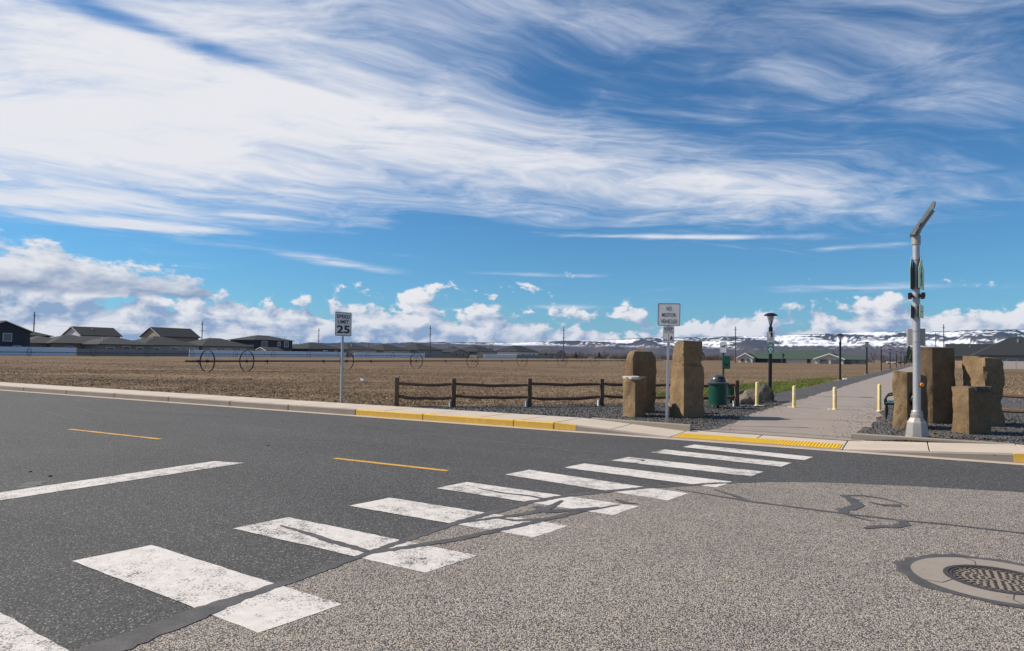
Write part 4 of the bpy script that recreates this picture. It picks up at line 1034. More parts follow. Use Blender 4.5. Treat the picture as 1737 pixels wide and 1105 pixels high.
db = MB().box((0.10, -0.075, 1.43), (0.26, 0.13, 0.44)).build('bag_box', M['green_metal'], ds, bevel=0.015)
MB().box((0.10, -0.142, 1.36), (0.12, 0.006, 0.04)).build('bag_slot', M['black'], db)
sg = plate(0.22, 0.36, 1.93, ds, 'sign_panel', M['sign_white'], y=-0.04, border=0.006, inset=0.008, bm_=M['sign_green'], r=0.02)
shape([[(-0.4, 0.2), (0.3, 0.2), (0.3, 0.45), (-0.4, 0.45)], [(-0.4, 0), (-0.28, 0), (-0.28, 0.3), (-0.4, 0.3)], [(0.18, 0), (0.3, 0), (0.3, 0.3), (0.18, 0.3)], [(0.24, 0.4), (0.52, 0.4), (0.45, 0.66), (0.24, 0.6)]], M['sign_black'], sg, 0, 1.93, 0.15, -0.044)

# ------------------------------------------------------------------ bench
bn = thing('bench', 'green metal bench with black arms half hidden behind a stone column', 'bench', (-0.24, 21.7, G), R(90))
for k in range(5): MB().box((0, -0.20 + k * 0.095, 0.43), (1.45, 0.075, 0.022)).build('seat_slat', M['green_metal'], bn, bevel=0.006)
for k in range(4): MB().box((0, -0.245 - 0.030 * k, 0.52 + k * 0.095), (1.45, 0.02, 0.075)).build('back_slat', M['green_metal'], bn, bevel=0.006)
for sx in (-0.66, 0.66):
    MB().path([(sx, 0.24, 0.0), (sx, 0.24, 0.40), (sx, -0.22, 0.40), (sx, -0.24, 0.0)], 0.022, 8).path([(sx, -0.22, 0.40), (sx, -0.36, 0.88)], 0.02, 8).build('leg_frame', M['black'], bn, smooth=True)
    MB().path([(sx, 0.26, 0.38), (sx, 0.27, 0.52), (sx, 0.20, 0.62), (sx, 0.05, 0.66), (sx, -0.28, 0.66)], 0.022, 8).build('arm_rest', M['black'], bn, smooth=True)

# ------------------------------------------------------------------ solar crossing beacon
bc = thing('solar_crossing_beacon', 'tall silver solar beacon pole with crossing signs on a cast base', 'beacon', (0.18, 16.42, G + 0.01)); bc.rotation_euler = (0, R(0.35), 0)
bs = MB(); n = 8
prof = [(0.225, 0.0), (0.215, 0.02), (0.185, 0.30), (0.165, 0.325), (0.125, 0.40)]
bs.lathe([(r * 1.04, z) for r, z in prof], 8)
bo = bs.build('pedestal_base', M['alu'], bc, bevel=0.008); bo.rotation_euler = (0, 0, R(22.5))
MB().lathe([(0.11, 0.395), (0.115, 0.42), (0.115, 0.47), (0.10, 0.48), (0.10, 0.53), (0.085, 0.55)], 20).build('collar', M['alu'], bc, smooth=True)
MB().lathe([(0.073, 0.53), (0.066, 4.02)], 20).build('pole', M['galv'], bc, smooth=True)
MB().lathe([(0.085, 3.98), (0.085, 4.16), (0.06, 4.18)], 18).build('pole_cap', M['alu'], bc, smooth=True)
tilt = Matrix.Rotation(R(-57), 3, 'Y')
pnl = MB().box((0.12, 0, 4.49), (0.74, 0.46, 0.035), mat=tilt).build('solar_panel', M['solar'], bc)
for off in (-0.24, 0.24): MB().box((0.12, off, 4.49), (0.75, 0.022, 0.05), mat=tilt).build('panel_frame', M['alu'], pnl)
for s_off in (-0.375, 0.375):
    v = tilt @ Vector((s_off, 0, 0)); MB().box((0.12 + v.x, v.y, 4.49 + v.z), (0.022, 0.50, 0.05), mat=tilt).build('panel_frame', M['alu'], pnl)
v = tilt @ Vector((0.0, 0, -0.06)); MB().box((0.12 + v.x, v.y, 4.49 + v.z), (0.50, 0.12, 0.06), mat=tilt).build('panel_bracket', M['alu'], bc)
MB().tube((0.0, 0, 4.12), (0.12, 0, 4.42), 0.035, 0.035, 10).build('panel_arm', M['alu'], bc)
def side_sign(sx, zc_, w, h, mtf, pent=True, rz=0.0, name='crossing_sign'):
    P = [(-w / 2, -h / 2), (w / 2, -h / 2), (w / 2, h * 0.1), (0, h / 2), (-w / 2, h * 0.1)] if pent else [(-w / 2, -h / 2), (w / 2, -h / 2), (w / 2, h / 2), (-w / 2, h / 2)]
    n = len(P); mb = MB(); c, s = math.cos(rz), math.sin(rz)
    def tr(dx_, u, z): return (sx + dx_ * c - u * s, dx_ * s + u * c, zc_ + z)
    e = math.copysign(0.006, sx)
    mb.add([tr(e, u, z) for u, z in P] + [tr(0, u, z) for u, z in P], [tuple(range(n)), tuple(range(2 * n - 1, n - 1, -1))] + [(i, n + i, n + (i + 1) % n, (i + 1) % n) for i in range(n)])
    so_ = mb.build(name, mtf, bc)
    mb = MB(); mb.add([tr(-e * 0.4, u * 0.985, z * 0.985) for u, z in P], [tuple(range(n))]); mb.build('sign_back', M['steel_dark'], so_)
    f = [[(q[0], q[1]) for q in p] for p in WALKER] if pent else [[(-0.8, 0.35), (0.3, 0.35), (0.3, 0.15), (0.9, 0.5), (0.3, 0.85), (0.3, 0.65), (-0.8, 0.65)]]
    mb = MB(); k = h * (0.62 if pent else 0.30); z00 = -h * (0.42 if pent else 0.15)
    for p in f: mb.add([tr(e * 1.35, a * k * math.copysign(1, sx), z00 + b * k) for a, b in p], [tuple(range(len(p)))])
    mb.build('symbol', M['sign_black'], so_); return so_
side_sign(-0.085, 3.39, 0.68, 0.68, M['lime'], True, R(-4)); side_sign(0.088, 3.39, 0.68, 0.68, M['lime'], True, R(-9))
side_sign(-0.085, 2.585, 0.5, 0.27, M['lime'], False, R(-4), 'arrow_sign'); side_sign(0.088, 2.585, 0.5, 0.27, M['lime'], False, R(-9), 'arrow_sign')
for sx in (-1, 1):
    lb = MB().box((sx * 0.115, 0, 2.91), (0.075, 0.58, 0.095)).build('flasher_bar', M['black'], bc, bevel=0.012)
    for u in (-0.18, 0.18): MB().box((sx * 0.154, u, 2.91), (0.006, 0.15, 0.06)).build('flasher_lens', M['amber'], lb)
    MB().box((sx * 0.085, 0, 2.91), (0.05, 0.06, 0.06)).build('flasher_bracket', M['black'], bc)
cb = MB().box((0.0, 0.14, 2.06), (0.33, 0.17, 0.35)).build('control_cabinet', M['alu'], bc, bevel=0.01); cb.rotation_euler = (0, 0, R(4))
for z in (1.95, 2.17, 3.1, 3.65, 2.5, 2.68): MB().lathe([(0.076, z), (0.076, z + 0.02)], 16).build('clamp_band', M['alu'], bc, smooth=True)
MB().tube((0.055, -0.02, 1.08), (0.115, -0.035, 1.08), 0.05, 0.05, 16).build('button_housing', M['black'], bc, smooth=True)
MB().tube((0.09, -0.062, 1.08), (0.10, -0.085, 1.08), 0.040, 0.034, 16).build('push_button', M['amber'], bc, smooth=True)

# ------------------------------------------------------------------ irrigation wheel lines
def rimmesh(r, w, th, n=36):
    mb = MB(); vs = []
    for i in range(n):
        a = 2 * math.pi * i / n
        for rr_, q in ((r - th, -w / 2), (r, -w / 2), (r, w / 2), (r - th, w / 2)): vs.append((rr_ * math.cos(a), q, rr_ * math.sin(a)))
    fs = [(i * 4 + q, i * 4 + (q + 1) % 4, ((i + 1) % n) * 4 + (q + 1) % 4, ((i + 1) % n) * 4 + q) for i in range(n) for q in range(4)]
    return mb.add(vs, fs)
RIM = rimmesh(0.82, 0.10, 0.022).mesh('rim', M['steel_dark']); HUB = MB().tube((0, -0.09, 0), (0, 0.09, 0), 0.10, 0.10, 10).mesh('hub', M['steel_dark'])
SPK = MB().tube((0.06, 0, 0), (0.81, 0, 0), 0.008, 0.006, 5).mesh('spoke', M['steel_dark'])
def wheel_line(label, x, ys_, y0, y1, spokes=True):
    w = thing('wheel_line', label, 'irrigation line', (x, y0, G), 0, 'rolling irrigation lines in the field')
    MB().tube((0, 0, 0.82), (0, y1 - y0, 0.82), 0.062, 0.062, 8).build('pipe', M['steel_dark'], w, smooth=True)
    rg = random.Random(int(-x))
    for i, y in enumerate(ys_):
        wh = link('wheel', RIM, w, (0, y - y0, 0.82), (0, rg.uniform(0, 1), 0))
        link('hub', HUB, wh)
        if spokes:
            for k in range(8): link('spoke', SPK, wh, (0, 0, 0), (0, k * math.pi / 4, 0))
    for y in np.arange(y0 + 1.0, y1, 6.1):
        MB().box((0, y - y0, 0.82), (0.16, 0.18, 0.18)).tube((0, y - y0, 0.82), (0.10, y - y0 + 0.05, 0.58), 0.02, 0.03, 6).build('sprinkler_drain', M['steel_dark'], w)
    return w
w1 = wheel_line('rolling irrigation wheel line nearest the road in the brown field', -44.1, [32.06, 35.5, 46.4, 56.6, 67.2, 79.2, 91.4, 103.6, 115.8, 128], 30.3, 140)
wheel_line('farther irrigation wheel line close to the vinyl fences', -146.0, [67.4, 79.3, 91, 102, 114, 126, 138.4, 150.6, 162.8, 175, 187], 55, 195)
# litter in the field
for k, (x, y, s, lb) in enumerate(((-27.2, 30.0, 0.30, 'pale scrap lying in the field left of the speed sign'), (-4.2, 60, 0.3, 'pale scrap by the path beyond the green grass'), (-12.6, 36.5, 0.28, 'pale scrap in the field behind the rounded stone'))):
    mb = MB(); rg = random.Random(k)
    mb.prism([(s * math.cos(a) * rg.uniform(.5, 1), s * 0.5 * math.sin(a)) for a in (0, 1, 2.2, 3.1, 4.2, 5.3)], 0, [rg.uniform(.05, .16) for _ in range(6)])
    tag(mb.build('litter_scrap', M['sign_white'], None, loc=(x, y, float(field_z(np.array(x), np.array(y))))), lb, 'litter')
# ------------------------------------------------------------------ houses
def house(label, x, y, w, d, wh, rh, roof='hip', wall='sid_grey', rmat='shingle', name='house', rz=0.0, over=0.5, wins=(), vents=2, group='houses behind the field', ridge=None, base=G, extra=None, cat='house'):
    """w along local X, d along local Y; wh wall height, rh roof rise; wins = (face, offset, sill, width, height); faces: 'e' +X, 's' -Y"""
    h = thing(name, label, cat, (x, y, base), rz, group)
    MB().box((0, 0, wh / 2 - 0.3), (w, d, wh + 0.6)).build('wall', M[wall], h)
    W2, D2 = w / 2 + over, d / 2 + over; mb = MB(); e = wh - 0.05
    along = d >= w if ridge is None else ridge == 'y'
    if roof == 'hip':
        if along: rl = max(0.4, D2 - W2); A, B = (0, -rl, wh + rh), (0, rl, wh + rh)
        else: rl = max(0.4, W2 - D2); A, B = (-rl, 0, wh + rh), (rl, 0, wh + rh)
        lo = [(-W2, -D2, e), (W2, -D2, e), (W2, D2, e), (-W2, D2, e)]
        hi = [(a, b, e + 0.18) for a, b, _ in lo]
        vs = lo + hi + [A, B]
        if along: top = [(4, 5, 8), (5, 6, 9, 8), (6, 7, 9), (7, 4, 8, 9)]
        else: top = [(4, 5, 9, 8), (5, 6, 9), (6, 7, 8, 9), (7, 4, 8)]
        mb.add(vs, [(3, 2, 1, 0), (0, 1, 5, 4), (1, 2, 6, 5), (2, 3, 7, 6), (3, 0, 4, 7)] + top)
        ro = mb.build('roof', M[rmat], h)
    else:
        th = 0.2
        if along:
            prof = [(-W2, e - rh * over / (w / 2)), (0, wh + rh), (W2, e - rh * over / (w / 2))]
            vs = [(p, s * D2, z) for s in (-1, 1) for p, z in prof] + [(p, s * D2, z + th) for s in (-1, 1) for p, z in prof]
            gab = [[(-w / 2, s * d / 2, wh), (w / 2, s * d / 2, wh), (0, s * d / 2, wh + rh - 0.02)] for s in (-1, 1)]
        else:
            prof = [(-D2, e - rh * over / (d / 2)), (0, wh + rh), (D2, e - rh * over / (d / 2))]
            vs = [(s * W2, p, z) for s in (-1, 1) for p, z in prof] + [(s * W2, p, z + th) for s in (-1, 1) for p, z in prof]
            gab = [[(s * w / 2, -d / 2, wh), (s * w / 2, d / 2, wh), (s * w / 2, 0, wh + rh - 0.02)] for s in (-1, 1)]
        mb.add(vs, [(0, 1, 4, 3), (1, 2, 5, 4), (6, 9, 10, 7), (7, 10, 11, 8), (0, 3, 9, 6), (2, 8, 11, 5)])
        ro = mb.build('roof', M[rmat], h)
        for ofs in (0, 3):
            tr = MB().add([Vector(vs[i]) * 1.002 for i in (ofs, ofs + 1, ofs + 7, ofs + 6)] + [Vector(vs[i]) * 1.002 for i in (ofs + 1, ofs + 2, ofs + 8, ofs + 7)], [(0, 1, 2, 3), (4, 5, 6, 7)])
            tr.build('barge_board', M['trim'], ro)
        for q in gab: MB().add(q, [(0, 1, 2)]).build('gable', M[wall], h)
    rg = random.Random(int(abs(x * 7 + y)))
    for k in range(vents):
        px_, py_ = rg.uniform(-w * .25, w * .25), rg.uniform(-d * .25, d * .25); MB().box((px_, py_, wh + rh * 0.55), (0.25, 0.25, rh * 0.7)).build('roof_vent', M['galv'], ro)
    for (face, o, z, ww, hh) in wins:
        if face == 'e': c_, sz, sz2, n_ = (w / 2 + 0.03, o, z + hh / 2), (0.08, ww + 0.24, hh + 0.24), (0.05, ww, hh), (0.03, 0, 0)
        elif face == 'w': c_, sz, sz2, n_ = (-w / 2 - 0.03, o, z + hh / 2), (0.08, ww + 0.24, hh + 0.24), (0.05, ww, hh), (-0.03, 0, 0)
        else: c_, sz, sz2, n_ = (o, -d / 2 - 0.03, z + hh / 2), (ww + 0.24, 0.08, hh + 0.24), (ww, 0.05, hh), (0, -0.03, 0)
        wf = MB().box(c_, sz).build('window', M['trim'], h)
        MB().box((c_[0] + n_[0], c_[1] + n_[1], c_[2]), sz2).build('pane', M['glass'], wf)
    return h
H = house
# first row, backs to the field (bearing from left to right in the photograph)
house('dark two storey house with a white window at the left edge', -170, 71.5, 9, 10, 5.2, 2.0, 'gable', 'sid_dark', 'shingle', ridge='x', wins=(('e', 0.6, 3.1, 1.5, 1.5), ('e', -2.6, 3.1, 1.5, 1.5), ('s', -1, 3.1, 1.2, 1.3), ('e', 2.5, 0.8, 1.4, 1.2)))
house('blue grey two storey house peeking past the dark house', -190, 86, 8, 9, 4.6, 1.6, 'hip', 'sid_dark', 'shingle', wins=(('e', 1.5, 3.0, 1.2, 1.3), ('e', -1.5, 3.0, 1.2, 1.3)))
house('low grey house behind the white fence left of the first utility pole', -182, 86, 12, 11, 2.7, 1.9, 'hip', 'sid_olive', 'shingle_grey', wins=(('e', 2, 1.0, 1.4, 1.1),))
house('low wide hip roof house right of the first utility pole', -180, 92.0, 12, 14, 2.8, 2.2, 'hip', 'sid_olive', 'shingle_grey', wins=(('e', -3, 1.0, 1.4, 1.1), ('e', 2, 1.0, 1.4, 1.1)))
house('single storey tan house with patio and row of windows', -173, 98.5, 12, 13, 2.7, 2.1, 'hip', 'sid_olive', 'shingle_grey', wins=(('e', -3.8, 0.9, 1.8, 1.1), ('e', 0.2, 0.5, 1.6, 1.8), ('e', 3.6, 0.9, 1.4, 1.2)))
house('white gabled two storey house behind the low tan house', -205, 111, 9, 11, 5.6, 2.2, 'gable', 'sid_white', 'shingle', ridge='y', wins=(('s', 0, 3.0, 1.2, 1.3),))
house('wide charcoal roofed house with a covered patio', -175, 112.0, 13, 15.5, 2.75, 2.5, 'hip', 'sid_grey', 'shingle', wins=(('e', -4.5, 0.9, 1.6, 1.2), ('e', 5.6, 0.9, 1.2, 1.3), ('e', 0.5, 0.2, 2.4, 2.0)))
house('tan gabled two storey house behind the charcoal roofs', -203, 134, 10, 13, 5.9, 2.6, 'gable', 'sid_tan', 'shingle', ridge='y', wins=(('s', 0, 3.4, 1.2, 1.3),))
house('long charcoal hip roof house left of the dark two storey house', -176, 130.0, 13, 17, 2.8, 2.5, 'hip', 'sid_olive', 'shingle', wins=(('e', -5, 0.9, 1.6, 1.2), ('e', 0, 0.9, 2.0, 1.2), ('e', 5, 0.9, 1.6, 1.2)))
house('dark two storey house with white windows behind the wheel line', -177, 148.0, 11, 15, 5.0, 1.7, 'hip', 'sid_dark', 'shingle', wins=(('e', -3.6, 3.0, 2.0, 1.7), ('e', 2.0, 3.4, 0.9, 1.2), ('e', 5.0, 3.2, 1.5, 1.6), ('e', -1, 0.8, 2.2, 1.2)))
sh = house('small pale shed in front of the dark two storey house', -166, 141.5, 4, 5.5, 2.0, 0.7, 'gable', 'sid_cream', 'shingle_grey', name='shed', ridge='y', vents=0, group='sheds and garages', wins=(), cat='shed')
house('grey hip roof house with a fence corner post on its right', -174, 166.5, 12, 15, 2.6, 2.3, 'hip', 'sid_dark', 'shingle', wins=(('e', 0, 0.9, 1.6, 1.2), ('e', 5, 0.9, 1.4, 1.2)))
house('grey hip roof house behind the speed limit sign post', -174, 184.5, 12, 15, 2.6, 2.3, 'hip', 'sid_grey', 'shingle', wins=(('e', -4, 0.9, 1.6, 1.2), ('e', 3, 0.9, 1.4, 1.2)))
house('grey hip roof house second right of the speed limit sign', -174, 204.0, 12, 16, 2.6, 2.4, 'hip', 'sid_grey', 'shingle', wins=(('e', -3, 0.9, 1.6, 1.2), ('e', 4, 0.9, 1.4, 1.2)))
house('grey walled hip roof house left of the tall utility pole', -172, 222.0, 12, 16, 3.0, 2.6, 'hip', 'sid_grey', 'shingle', wins=(('e', -3, 1.0, 1.6, 1.2), ('e', 4, 1.0, 1.4, 1.2)))
house('low brown gabled house right of the tall utility pole', -170, 241.0, 10, 13, 2.4, 1.5, 'gable', 'sid_tan', 'shingle', ridge='x', wins=(('e', -2, 0.8, 1.6, 1.2), ('e', 3, 0.8, 1.2, 1.2)))
house('charcoal hip roof house behind a short white fence', -174, 268.0, 13, 17, 2.8, 3.0, 'hip', 'sid_grey', 'shingle', wins=(('e', -3, 1.0, 1.6, 1.2), ('e', 4, 1.0, 1.4, 1.2)))
house('charcoal hip roof house left of the bare tree', -176, 252.0, 10, 12, 2.6, 2.4, 'hip', 'sid_grey', 'shingle')
house('pale walled hip roof house near the end of the row', -172, 303.0, 13, 22, 3.2, 3.2, 'hip', 'sid_white', 'shingle', wins=(('e', -5, 1.0, 1.6, 1.2), ('e', 2, 1.0, 1.4, 1.2), ('e', 6, 1.0, 1.4, 1.2)))
house('small tan gabled house at the end of the row', -166, 331.0, 10, 13, 2.6, 2.0, 'gable', 'sid_tan', 'shingle_grey', ridge='x', wins=(('e', 0, 1.0, 1.6, 1.2),))
house('tan gabled house seen past the stacked stone block', -108, 396, 12, 10, 2.8, 2.4, 'gable', 'sid_tan', 'shingle', ridge='x', wins=(('s', -2, 1.0, 1.6, 1.2),), group='buildings beyond the field')
# right hand side
house('large dark grey hip roof house at the right edge', 25.5, 205.0, 22, 15, 3.0, 4.6, 'hip', 'sid_grey', 'shingle', ridge='x', wins=(('s', -4, 1.0, 1.8, 1.2), ('s', 3, 1.0, 1.8, 1.2), ('s', -8, 1.0, 1.2, 1.2)), vents=4, group='houses right of the path')
house('long low grey roof beside the large right hand house', 17.5, 226, 15, 12, 3.0, 3.2, 'gable', 'sid_grey', 'shingle', ridge='x', group='houses right of the path')
house('small dark roofed house between the tall stone and the large house', 9.5, 232, 8, 9, 2.6, 1.7, 'hip', 'sid_grey', 'shingle_grey', group='houses right of the path')
# long green roofed building
gb = thing('green_roofed_hall', 'long low building with green roofs and cream walls beyond the field', 'building', (-33, 275, -0.25), R(0), 'buildings beyond the field')
def wing(cx, cy, w, d, wh, rh, wall, gable_s=False, roofname='roof'):
    MB().box((cx, cy, wh / 2), (w, d, wh)).build('wall', M[wall], gb)
    o = 0.6
    if gable_s:
        vs = [(cx - w / 2 - o, cy - d / 2 - o, wh - .2), (cx, cy - d / 2 - o, wh + rh), (cx + w / 2 + o, cy - d / 2 - o, wh - .2), (cx - w / 2 - o, cy + d / 2, wh - .2), (cx, cy + d / 2, wh + rh), (cx + w / 2 + o, cy + d / 2, wh - .2)]
        r_ = MB().add(vs + [(a, b, c_ + .22) for a, b, c_ in vs], [(0, 3, 4, 1), (1, 4, 5, 2), (6, 7, 10, 9), (7, 8, 11, 10), (0, 1, 7, 6), (1, 2, 8, 7), (0, 6, 9, 3), (2, 5, 11, 8)]).build('roof', M['shingle_green'], gb)
        MB().add([(a, cy - d / 2 - o - 0.03, c_ + k) for a, c_, k in ((vs[0][0], vs[0][2], -.1), (vs[1][0], vs[1][2], -.1), (vs[2][0], vs[2][2], -.1), (vs[2][0], vs[2][2], .3), (vs[1][0], vs[1][2], .3), (vs[0][0], vs[0][2], .3))], [(0, 1, 4, 5), (1, 2, 3, 4)]).build('barge_board', M['trim'], r_)
        MB().add([(cx - w / 2, cy - d / 2 - 0.01, wh), (cx + w / 2, cy - d / 2 - 0.01, wh), (cx, cy - d / 2 - 0.01, wh + rh)], [(0, 1, 2)]).build('gable', M[wall], gb)
    else:
        MB().add([(cx - w / 2 - o, cy - d / 2 - o, wh - .1), (cx + w / 2 + o, cy - d / 2 - o, wh - .1), (cx + w / 2 + o, cy + d / 2, wh - .1), (cx - w / 2 - o, cy + d / 2, wh - .1), (cx - w / 2, cy, wh + rh), (cx + w / 2, cy, wh + rh)], [(3, 2, 1, 0), (0, 1, 5, 4), (1, 2, 5), (2, 3, 4, 5), (3, 0, 4)]).build('roof', M['shingle_green'], gb)
wing(-18.8, -6, 5.0, 10, 2.1, 1.6, 'sid_cream', True)
wing(-13.5, 0, 8, 9, 2.0, 2.3, 'sid_dark'); wing(-9.5, -3.5, 5, 6, 2.0, 2.4, 'sid_dark')
wing(0.5, 0, 19, 12, 2.1, 3.1, 'sid_cream')
wing(9.5, -7, 9, 6, 2.1, 1.7, 'sid_cream', True)
wing(14.5, 0, 12, 9, 2.1, 1.7, 'sid_grey')
for x_ in (-6.0, 2.4): MB().box((x_, -6.08, 1.05), (1.2, 0.1, 2.0)).build('wall_panel', M['sid_dark'], gb)
for x_ in (7.8, 11.3): MB().box((x_, -10.08, 0.95), (2.6, 0.1, 1.9)).build('porch_opening', M['glass'], gb)
for x_ in (-19.8, -17.8, 12.8, 15.6, 18): MB().box((x_, -11.08 if x_ < 0 else -4.58, 1.2), (1.1, 0.1, 1.0)).build('window', M['glass'], gb)

# ------------------------------------------------------------------ boundary fences
FP = {}
def yard_fence(label, a, b, h, mt, seg=2.4, group='yard fences along the field'):
    f = thing('yard_fence', label, 'fence', (a[0], a[1], G), math.atan2(b[1] - a[1], b[0] - a[0]), group)
    L = math.dist(a, b); n = max(1, round(L / seg)); s_ = L / n
    key = (mt, h)
    if key not in FP:
        FP[key] = (MB().box((0.5, 0, h / 2), (1, 0.04, h)).mesh('fence_panel', M[mt]), MB().box((0, 0, h / 2 + 0.04), (0.13, 0.13, h + 0.08)).mesh('fence_post', M[mt]))
    for i in range(n):
        link('fence_panel', FP[key][0], f, (i * s_ + 0.065, 0, 0), (0, 0, 0), (s_ - 0.13, 1, 1)); link('fence_post', FP[key][1], f, (i * s_, 0, 0))
    link('fence_post', FP[key][1], f, (L, 0, 0)); return f
FX = -162.5
yard_fence('white vinyl fence at the left end of the field', (FX, 55), (FX, 84.5), 1.85, 'vinyl')
yard_fence('grey vinyl fence below the tan patio house', (FX, 84.8), (FX, 112.5), 1.6, 'vinyl_grey')
yard_fence('long white vinyl fence behind the two nearest irrigation wheels', (FX, 112.8), (FX, 170.5), 1.75, 'vinyl')
yard_fence('short cedar fence beside the corner of the long white fence', (FX, 170.7), (FX - 2, 174.3), 2.3, 'cedar')
yard_fence('white vinyl fence right of the speed limit sign', (FX, 174.5), (FX, 213.5), 1.7, 'vinyl')
yard_fence('grey vinyl fence left of the tall utility pole', (FX, 213.8), (FX, 231), 1.7, 'vinyl_grey')
yard_fence('short white vinyl fence right of the brown gabled house', (FX, 257), (FX, 286), 1.7, 'vinyl')
yard_fence('grey vinyl fence at the far end of the house row', (FX, 286.3), (FX, 335), 1.7, 'vinyl_grey')
yard_fence('pale vinyl fence in front of the large right hand house', (16.5, 189), (44, 180), 1.75, 'vinyl_grey', group='fences right of the path')
yard_fence('brown wooden fence between the tall stone and the right house', (6.5, 196), (16.2, 189), 1.7, 'cedar', group='fences right of the path')

# ------------------------------------------------------------------ utility poles
def upole(label, x, y, h, arm=True):
    p = thing('utility_pole', label, 'utility pole', (x, y, G), R(20), 'utility poles behind the houses')
    MB().lathe([(0.20, -0.2), (0.13, h)], 10).build('pole', M['pole_wood'], p, smooth=True)
    if arm:
        for z in (h - 1.2, h - 3.6): MB().box((0, 0, z), (0.9, 0.12, 0.14)).build('cross_arm', M['pole_wood'], p)
        for sx in (-0.38, 0.38): MB().lathe([(0.07, h - 1.12), (0.05, h - 0.9)], 8, (sx, 0, 0)).build('insulator', M['galv'], p)
    return p
def bearing(px, depth):         # a spot at a bearing from the road corner, given as a slope sideways per metre forward
    return (px * depth * CA - depth * SA, depth * CA + px * depth * SA)
up = [(-0.7005, 205, 12.5, 'utility pole farthest left, behind the low grey houses'), (-0.4538, 255, 12.6, 'utility pole right of the tan gabled house'), (-0.2829, 300, 12.2, 'utility pole right of the dark two storey house'),
      (-0.1196, 265, 12.6, 'tall utility pole among the grey hip roofs'), (0.0760, 235, 11.4, 'lone utility pole beyond the field in front of the mountains'), (0.3277, 240, 12.7, 'utility pole left of the green roofed building'),
      (0.6330, 235, 14.2, 'tallest utility pole right of the beacon pole'), (0.6210, 300, 14.0, 'shorter utility pole just right of the beacon pole'), (0.5915, 330, 14.0, 'utility pole left of the beacon pole at the end of the path')]
P_ = []
for u, dep, h_, lb in up:
    q = bearing(u, dep); upole(lb, q[0], q[1], h_); P_.append((q[0], q[1], G + h_ - 1.0))
for a, b in ((0, 1), (1, 2)):
    wr = thing('power_line', ('power wires between the two leftmost utility poles', 'power wires from the tan gable pole rightwards')[a], 'wires', P_[a], 0, 'power lines'); 
    for dz_ in (0, -2.4):
        A, B = Vector(P_[a]), Vector(P_[b]); pts = [(A.lerp(B, i / 12) - A + Vector((0, 0, dz_ - 1.2 * 4 * (i / 12) * (1 - i / 12)))) for i in range(13)]
        MB().path(pts, 0.022, 4).build('wire', M['steel_dark'], wr)

# ------------------------------------------------------------------ distant trees
def bare_tree_mesh(seed, h, spread):
    rg = random.Random(seed); tr = MB(); cr = MB()
    def grow(mb, p, d, L, r, dep):
        q = p + d * L; mb.tube(p, q, r, r * 0.62, 5 if dep < 2 else 3, caps=False)
        if dep >= 4: return
        for k in range(3 if dep else 5):
            nd = (d + Vector((rg.gauss(0, spread), rg.gauss(0, spread), rg.uniform(-0.1, 0.4)))).normalized()
            grow(cr, p + d * L * rg.uniform(0.55, 1.0), nd, L * rg.uniform(0.55, 0.8), r * 0.58, dep + 1)
    grow(tr, Vector((0, 0, -0.1)), Vector((0, 0, 1)), h * 0.30, h * 0.022, 0)
    return tr.mesh('trunk', M['bark']), cr.mesh('crown', M['bark'])
BT = [bare_tree_mesh(s, 8, sp_) for s, sp_ in ((1, 0.55), (2, 0.7), (3, 0.5), (4, 0.65))]
def bare_tree(label, u, dep, h, k, group='leafless trees beyond the field'):
    q = bearing(u, dep); t_ = thing('bare_tree', label, 'tree', (q[0], q[1], -0.1), k * 1.3, group); s = h / 8
    t_.scale = (s, s, s); link('trunk', BT[k % 4][0], t_); link('crown', BT[k % 4][1], t_)
bare_tree('bare tree between the charcoal houses near the row end', -0.034, 330, 11, 0)
bare_tree('bare brown tree rising behind the grey roofs right of the speed sign', -0.208, 330, 9, 1); bare_tree('larger leafless tree left of the beacon pole', 0.529, 330, 9.5, 2); bare_tree('leafless tree between two far path lamps', 0.545, 345, 8.5, 3)
bare_tree('leafless tree behind the far end of the path', 0.578, 350, 9, 1)
rg = random.Random(77)
far = [0.045, 0.058, 0.088, 0.10, 0.118, 0.135, 0.142, 0.165, 0.18, 0.205, 0.255, 0.275, 0.285, 0.295, 0.302, 0.315, 0.322, 0.56, 0.57, 0.60, 0.612]
for k, u in enumerate(far):
    bare_tree('small leafless tree in the distant row beyond the field', u + rg.uniform(-.004, .004), rg.uniform(380, 520), rg.uniform(5, 9.5), k, 'small trees in the distant row')
def evergreen(label, u, dep, h, seed):
    q = bearing(u, dep); t_ = thing('evergreen_tree', label, 'tree', (q[0], q[1], 0), 0, 'evergreens beyond the field'); rg = random.Random(seed)
    MB().lathe([(0.16, -0.1), (0.05, h * 0.9)], 7).build('trunk', M['bark'], t_)
    mb = MB()
    for i in range(420):
        f = rg.random() ** 0.8; z = h * (0.12 + 0.88 * f); r_ = (1 - f) * h * 0.30 * rg.uniform(0.5, 1.1); a = rg.uniform(0, 6.28); s = h * rg.uniform(0.04, 0.08)
        c_ = Vector((r_ * math.cos(a), r_ * math.sin(a), z)); d = Vector((math.cos(a), math.sin(a), -0.35)).normalized() * s; sd = Vector((-math.sin(a), math.cos(a), 0)) * s * 0.6
        mb.add([c_ - d - sd, c_ - d + sd, c_ + d, c_ + Vector((0, 0, s * 0.7))], [(0, 1, 2), (0, 3, 2), (1, 3, 2)])
    mb.build('crown', M['evergreen'], t_)
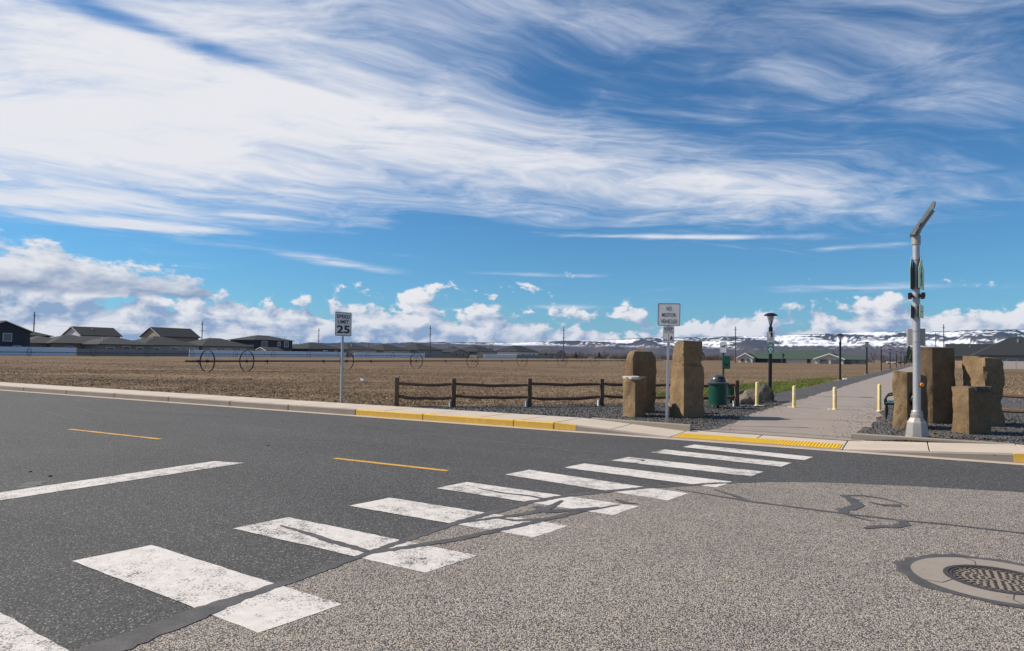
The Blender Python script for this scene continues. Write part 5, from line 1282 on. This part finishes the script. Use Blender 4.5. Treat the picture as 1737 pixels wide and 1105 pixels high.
evergreen('dark evergreen just left of the beacon pole', 0.582, 285, 7.5, 1)
evergreen('dark rounded evergreen touching the beacon pole', 0.588, 275, 6.5, 2)
for k, u in enumerate((0.050, 0.070, 0.094, 0.128, 0.19)):
    evergreen('small dark evergreen in the distant row beyond the field', u, 360 + 25 * k, 3.2 + 0.4 * k, 5 + k)
rgn = np.random.default_rng(31); bu = np.concatenate([rgn.uniform(0.02, 0.36, 2600), rgn.uniform(0.50, 0.70, 900)]); bd = rgn.uniform(430, 620, len(bu)); hgt = fbm(bu * 60, bd * 0.004, 15, 3)
ok = hgt > rgn.uniform(0.30, 0.75, len(bu)); bu, bd = bu[ok], bd[ok]
tufts(np.stack([bu * bd * CA - bd * SA, bd * CA + bu * bd * SA, np.zeros(len(bu)) - 0.1], 1), 0.8, 4.2, 0.16, 5, 'far_brush', M['brush'], 33, 'low brown leafless brush lining the far side of the valley floor', 'brush')
# far off cars at the end of the path
def car(label, u, dep, mtn):
    q = bearing(u, dep); c_ = thing('parked_car', label, 'car', (q[0], q[1], 0), R(10), 'cars parked beyond the far end of the path')
    MB().prism([(-2.2, -0.9), (2.2, -0.9), (2.2, 0.9), (-2.2, 0.9)], 0.35, [0.95, 0.85, 0.85, 0.95]).build('body', M[mtn], c_, bevel=0.12)
    MB().add([(-1.8, -0.8, .9), (1.0, -0.8, .85), (1.0, 0.8, .85), (-1.8, 0.8, .9), (-1.3, -0.65, 1.5), (0.3, -0.65, 1.5), (0.3, 0.65, 1.5), (-1.3, 0.65, 1.5)], [(4, 5, 6, 7), (0, 1, 5, 4), (1, 2, 6, 5), (2, 3, 7, 6), (3, 0, 4, 7)]).build('cabin', M['glass'], c_)
    for sx in (-1.35, 1.35):
        for sy in (-0.92, 0.92): MB().tube((sx, sy - 0.1, 0.33), (sx, sy + 0.1, 0.33), 0.33, 0.33, 12).build('wheel', M['black'], c_)
car('white car parked at the far end of the path', 0.556, 330, 'car_white'); car('dark car parked at the far end of the path', 0.572, 345, 'sid_dark')
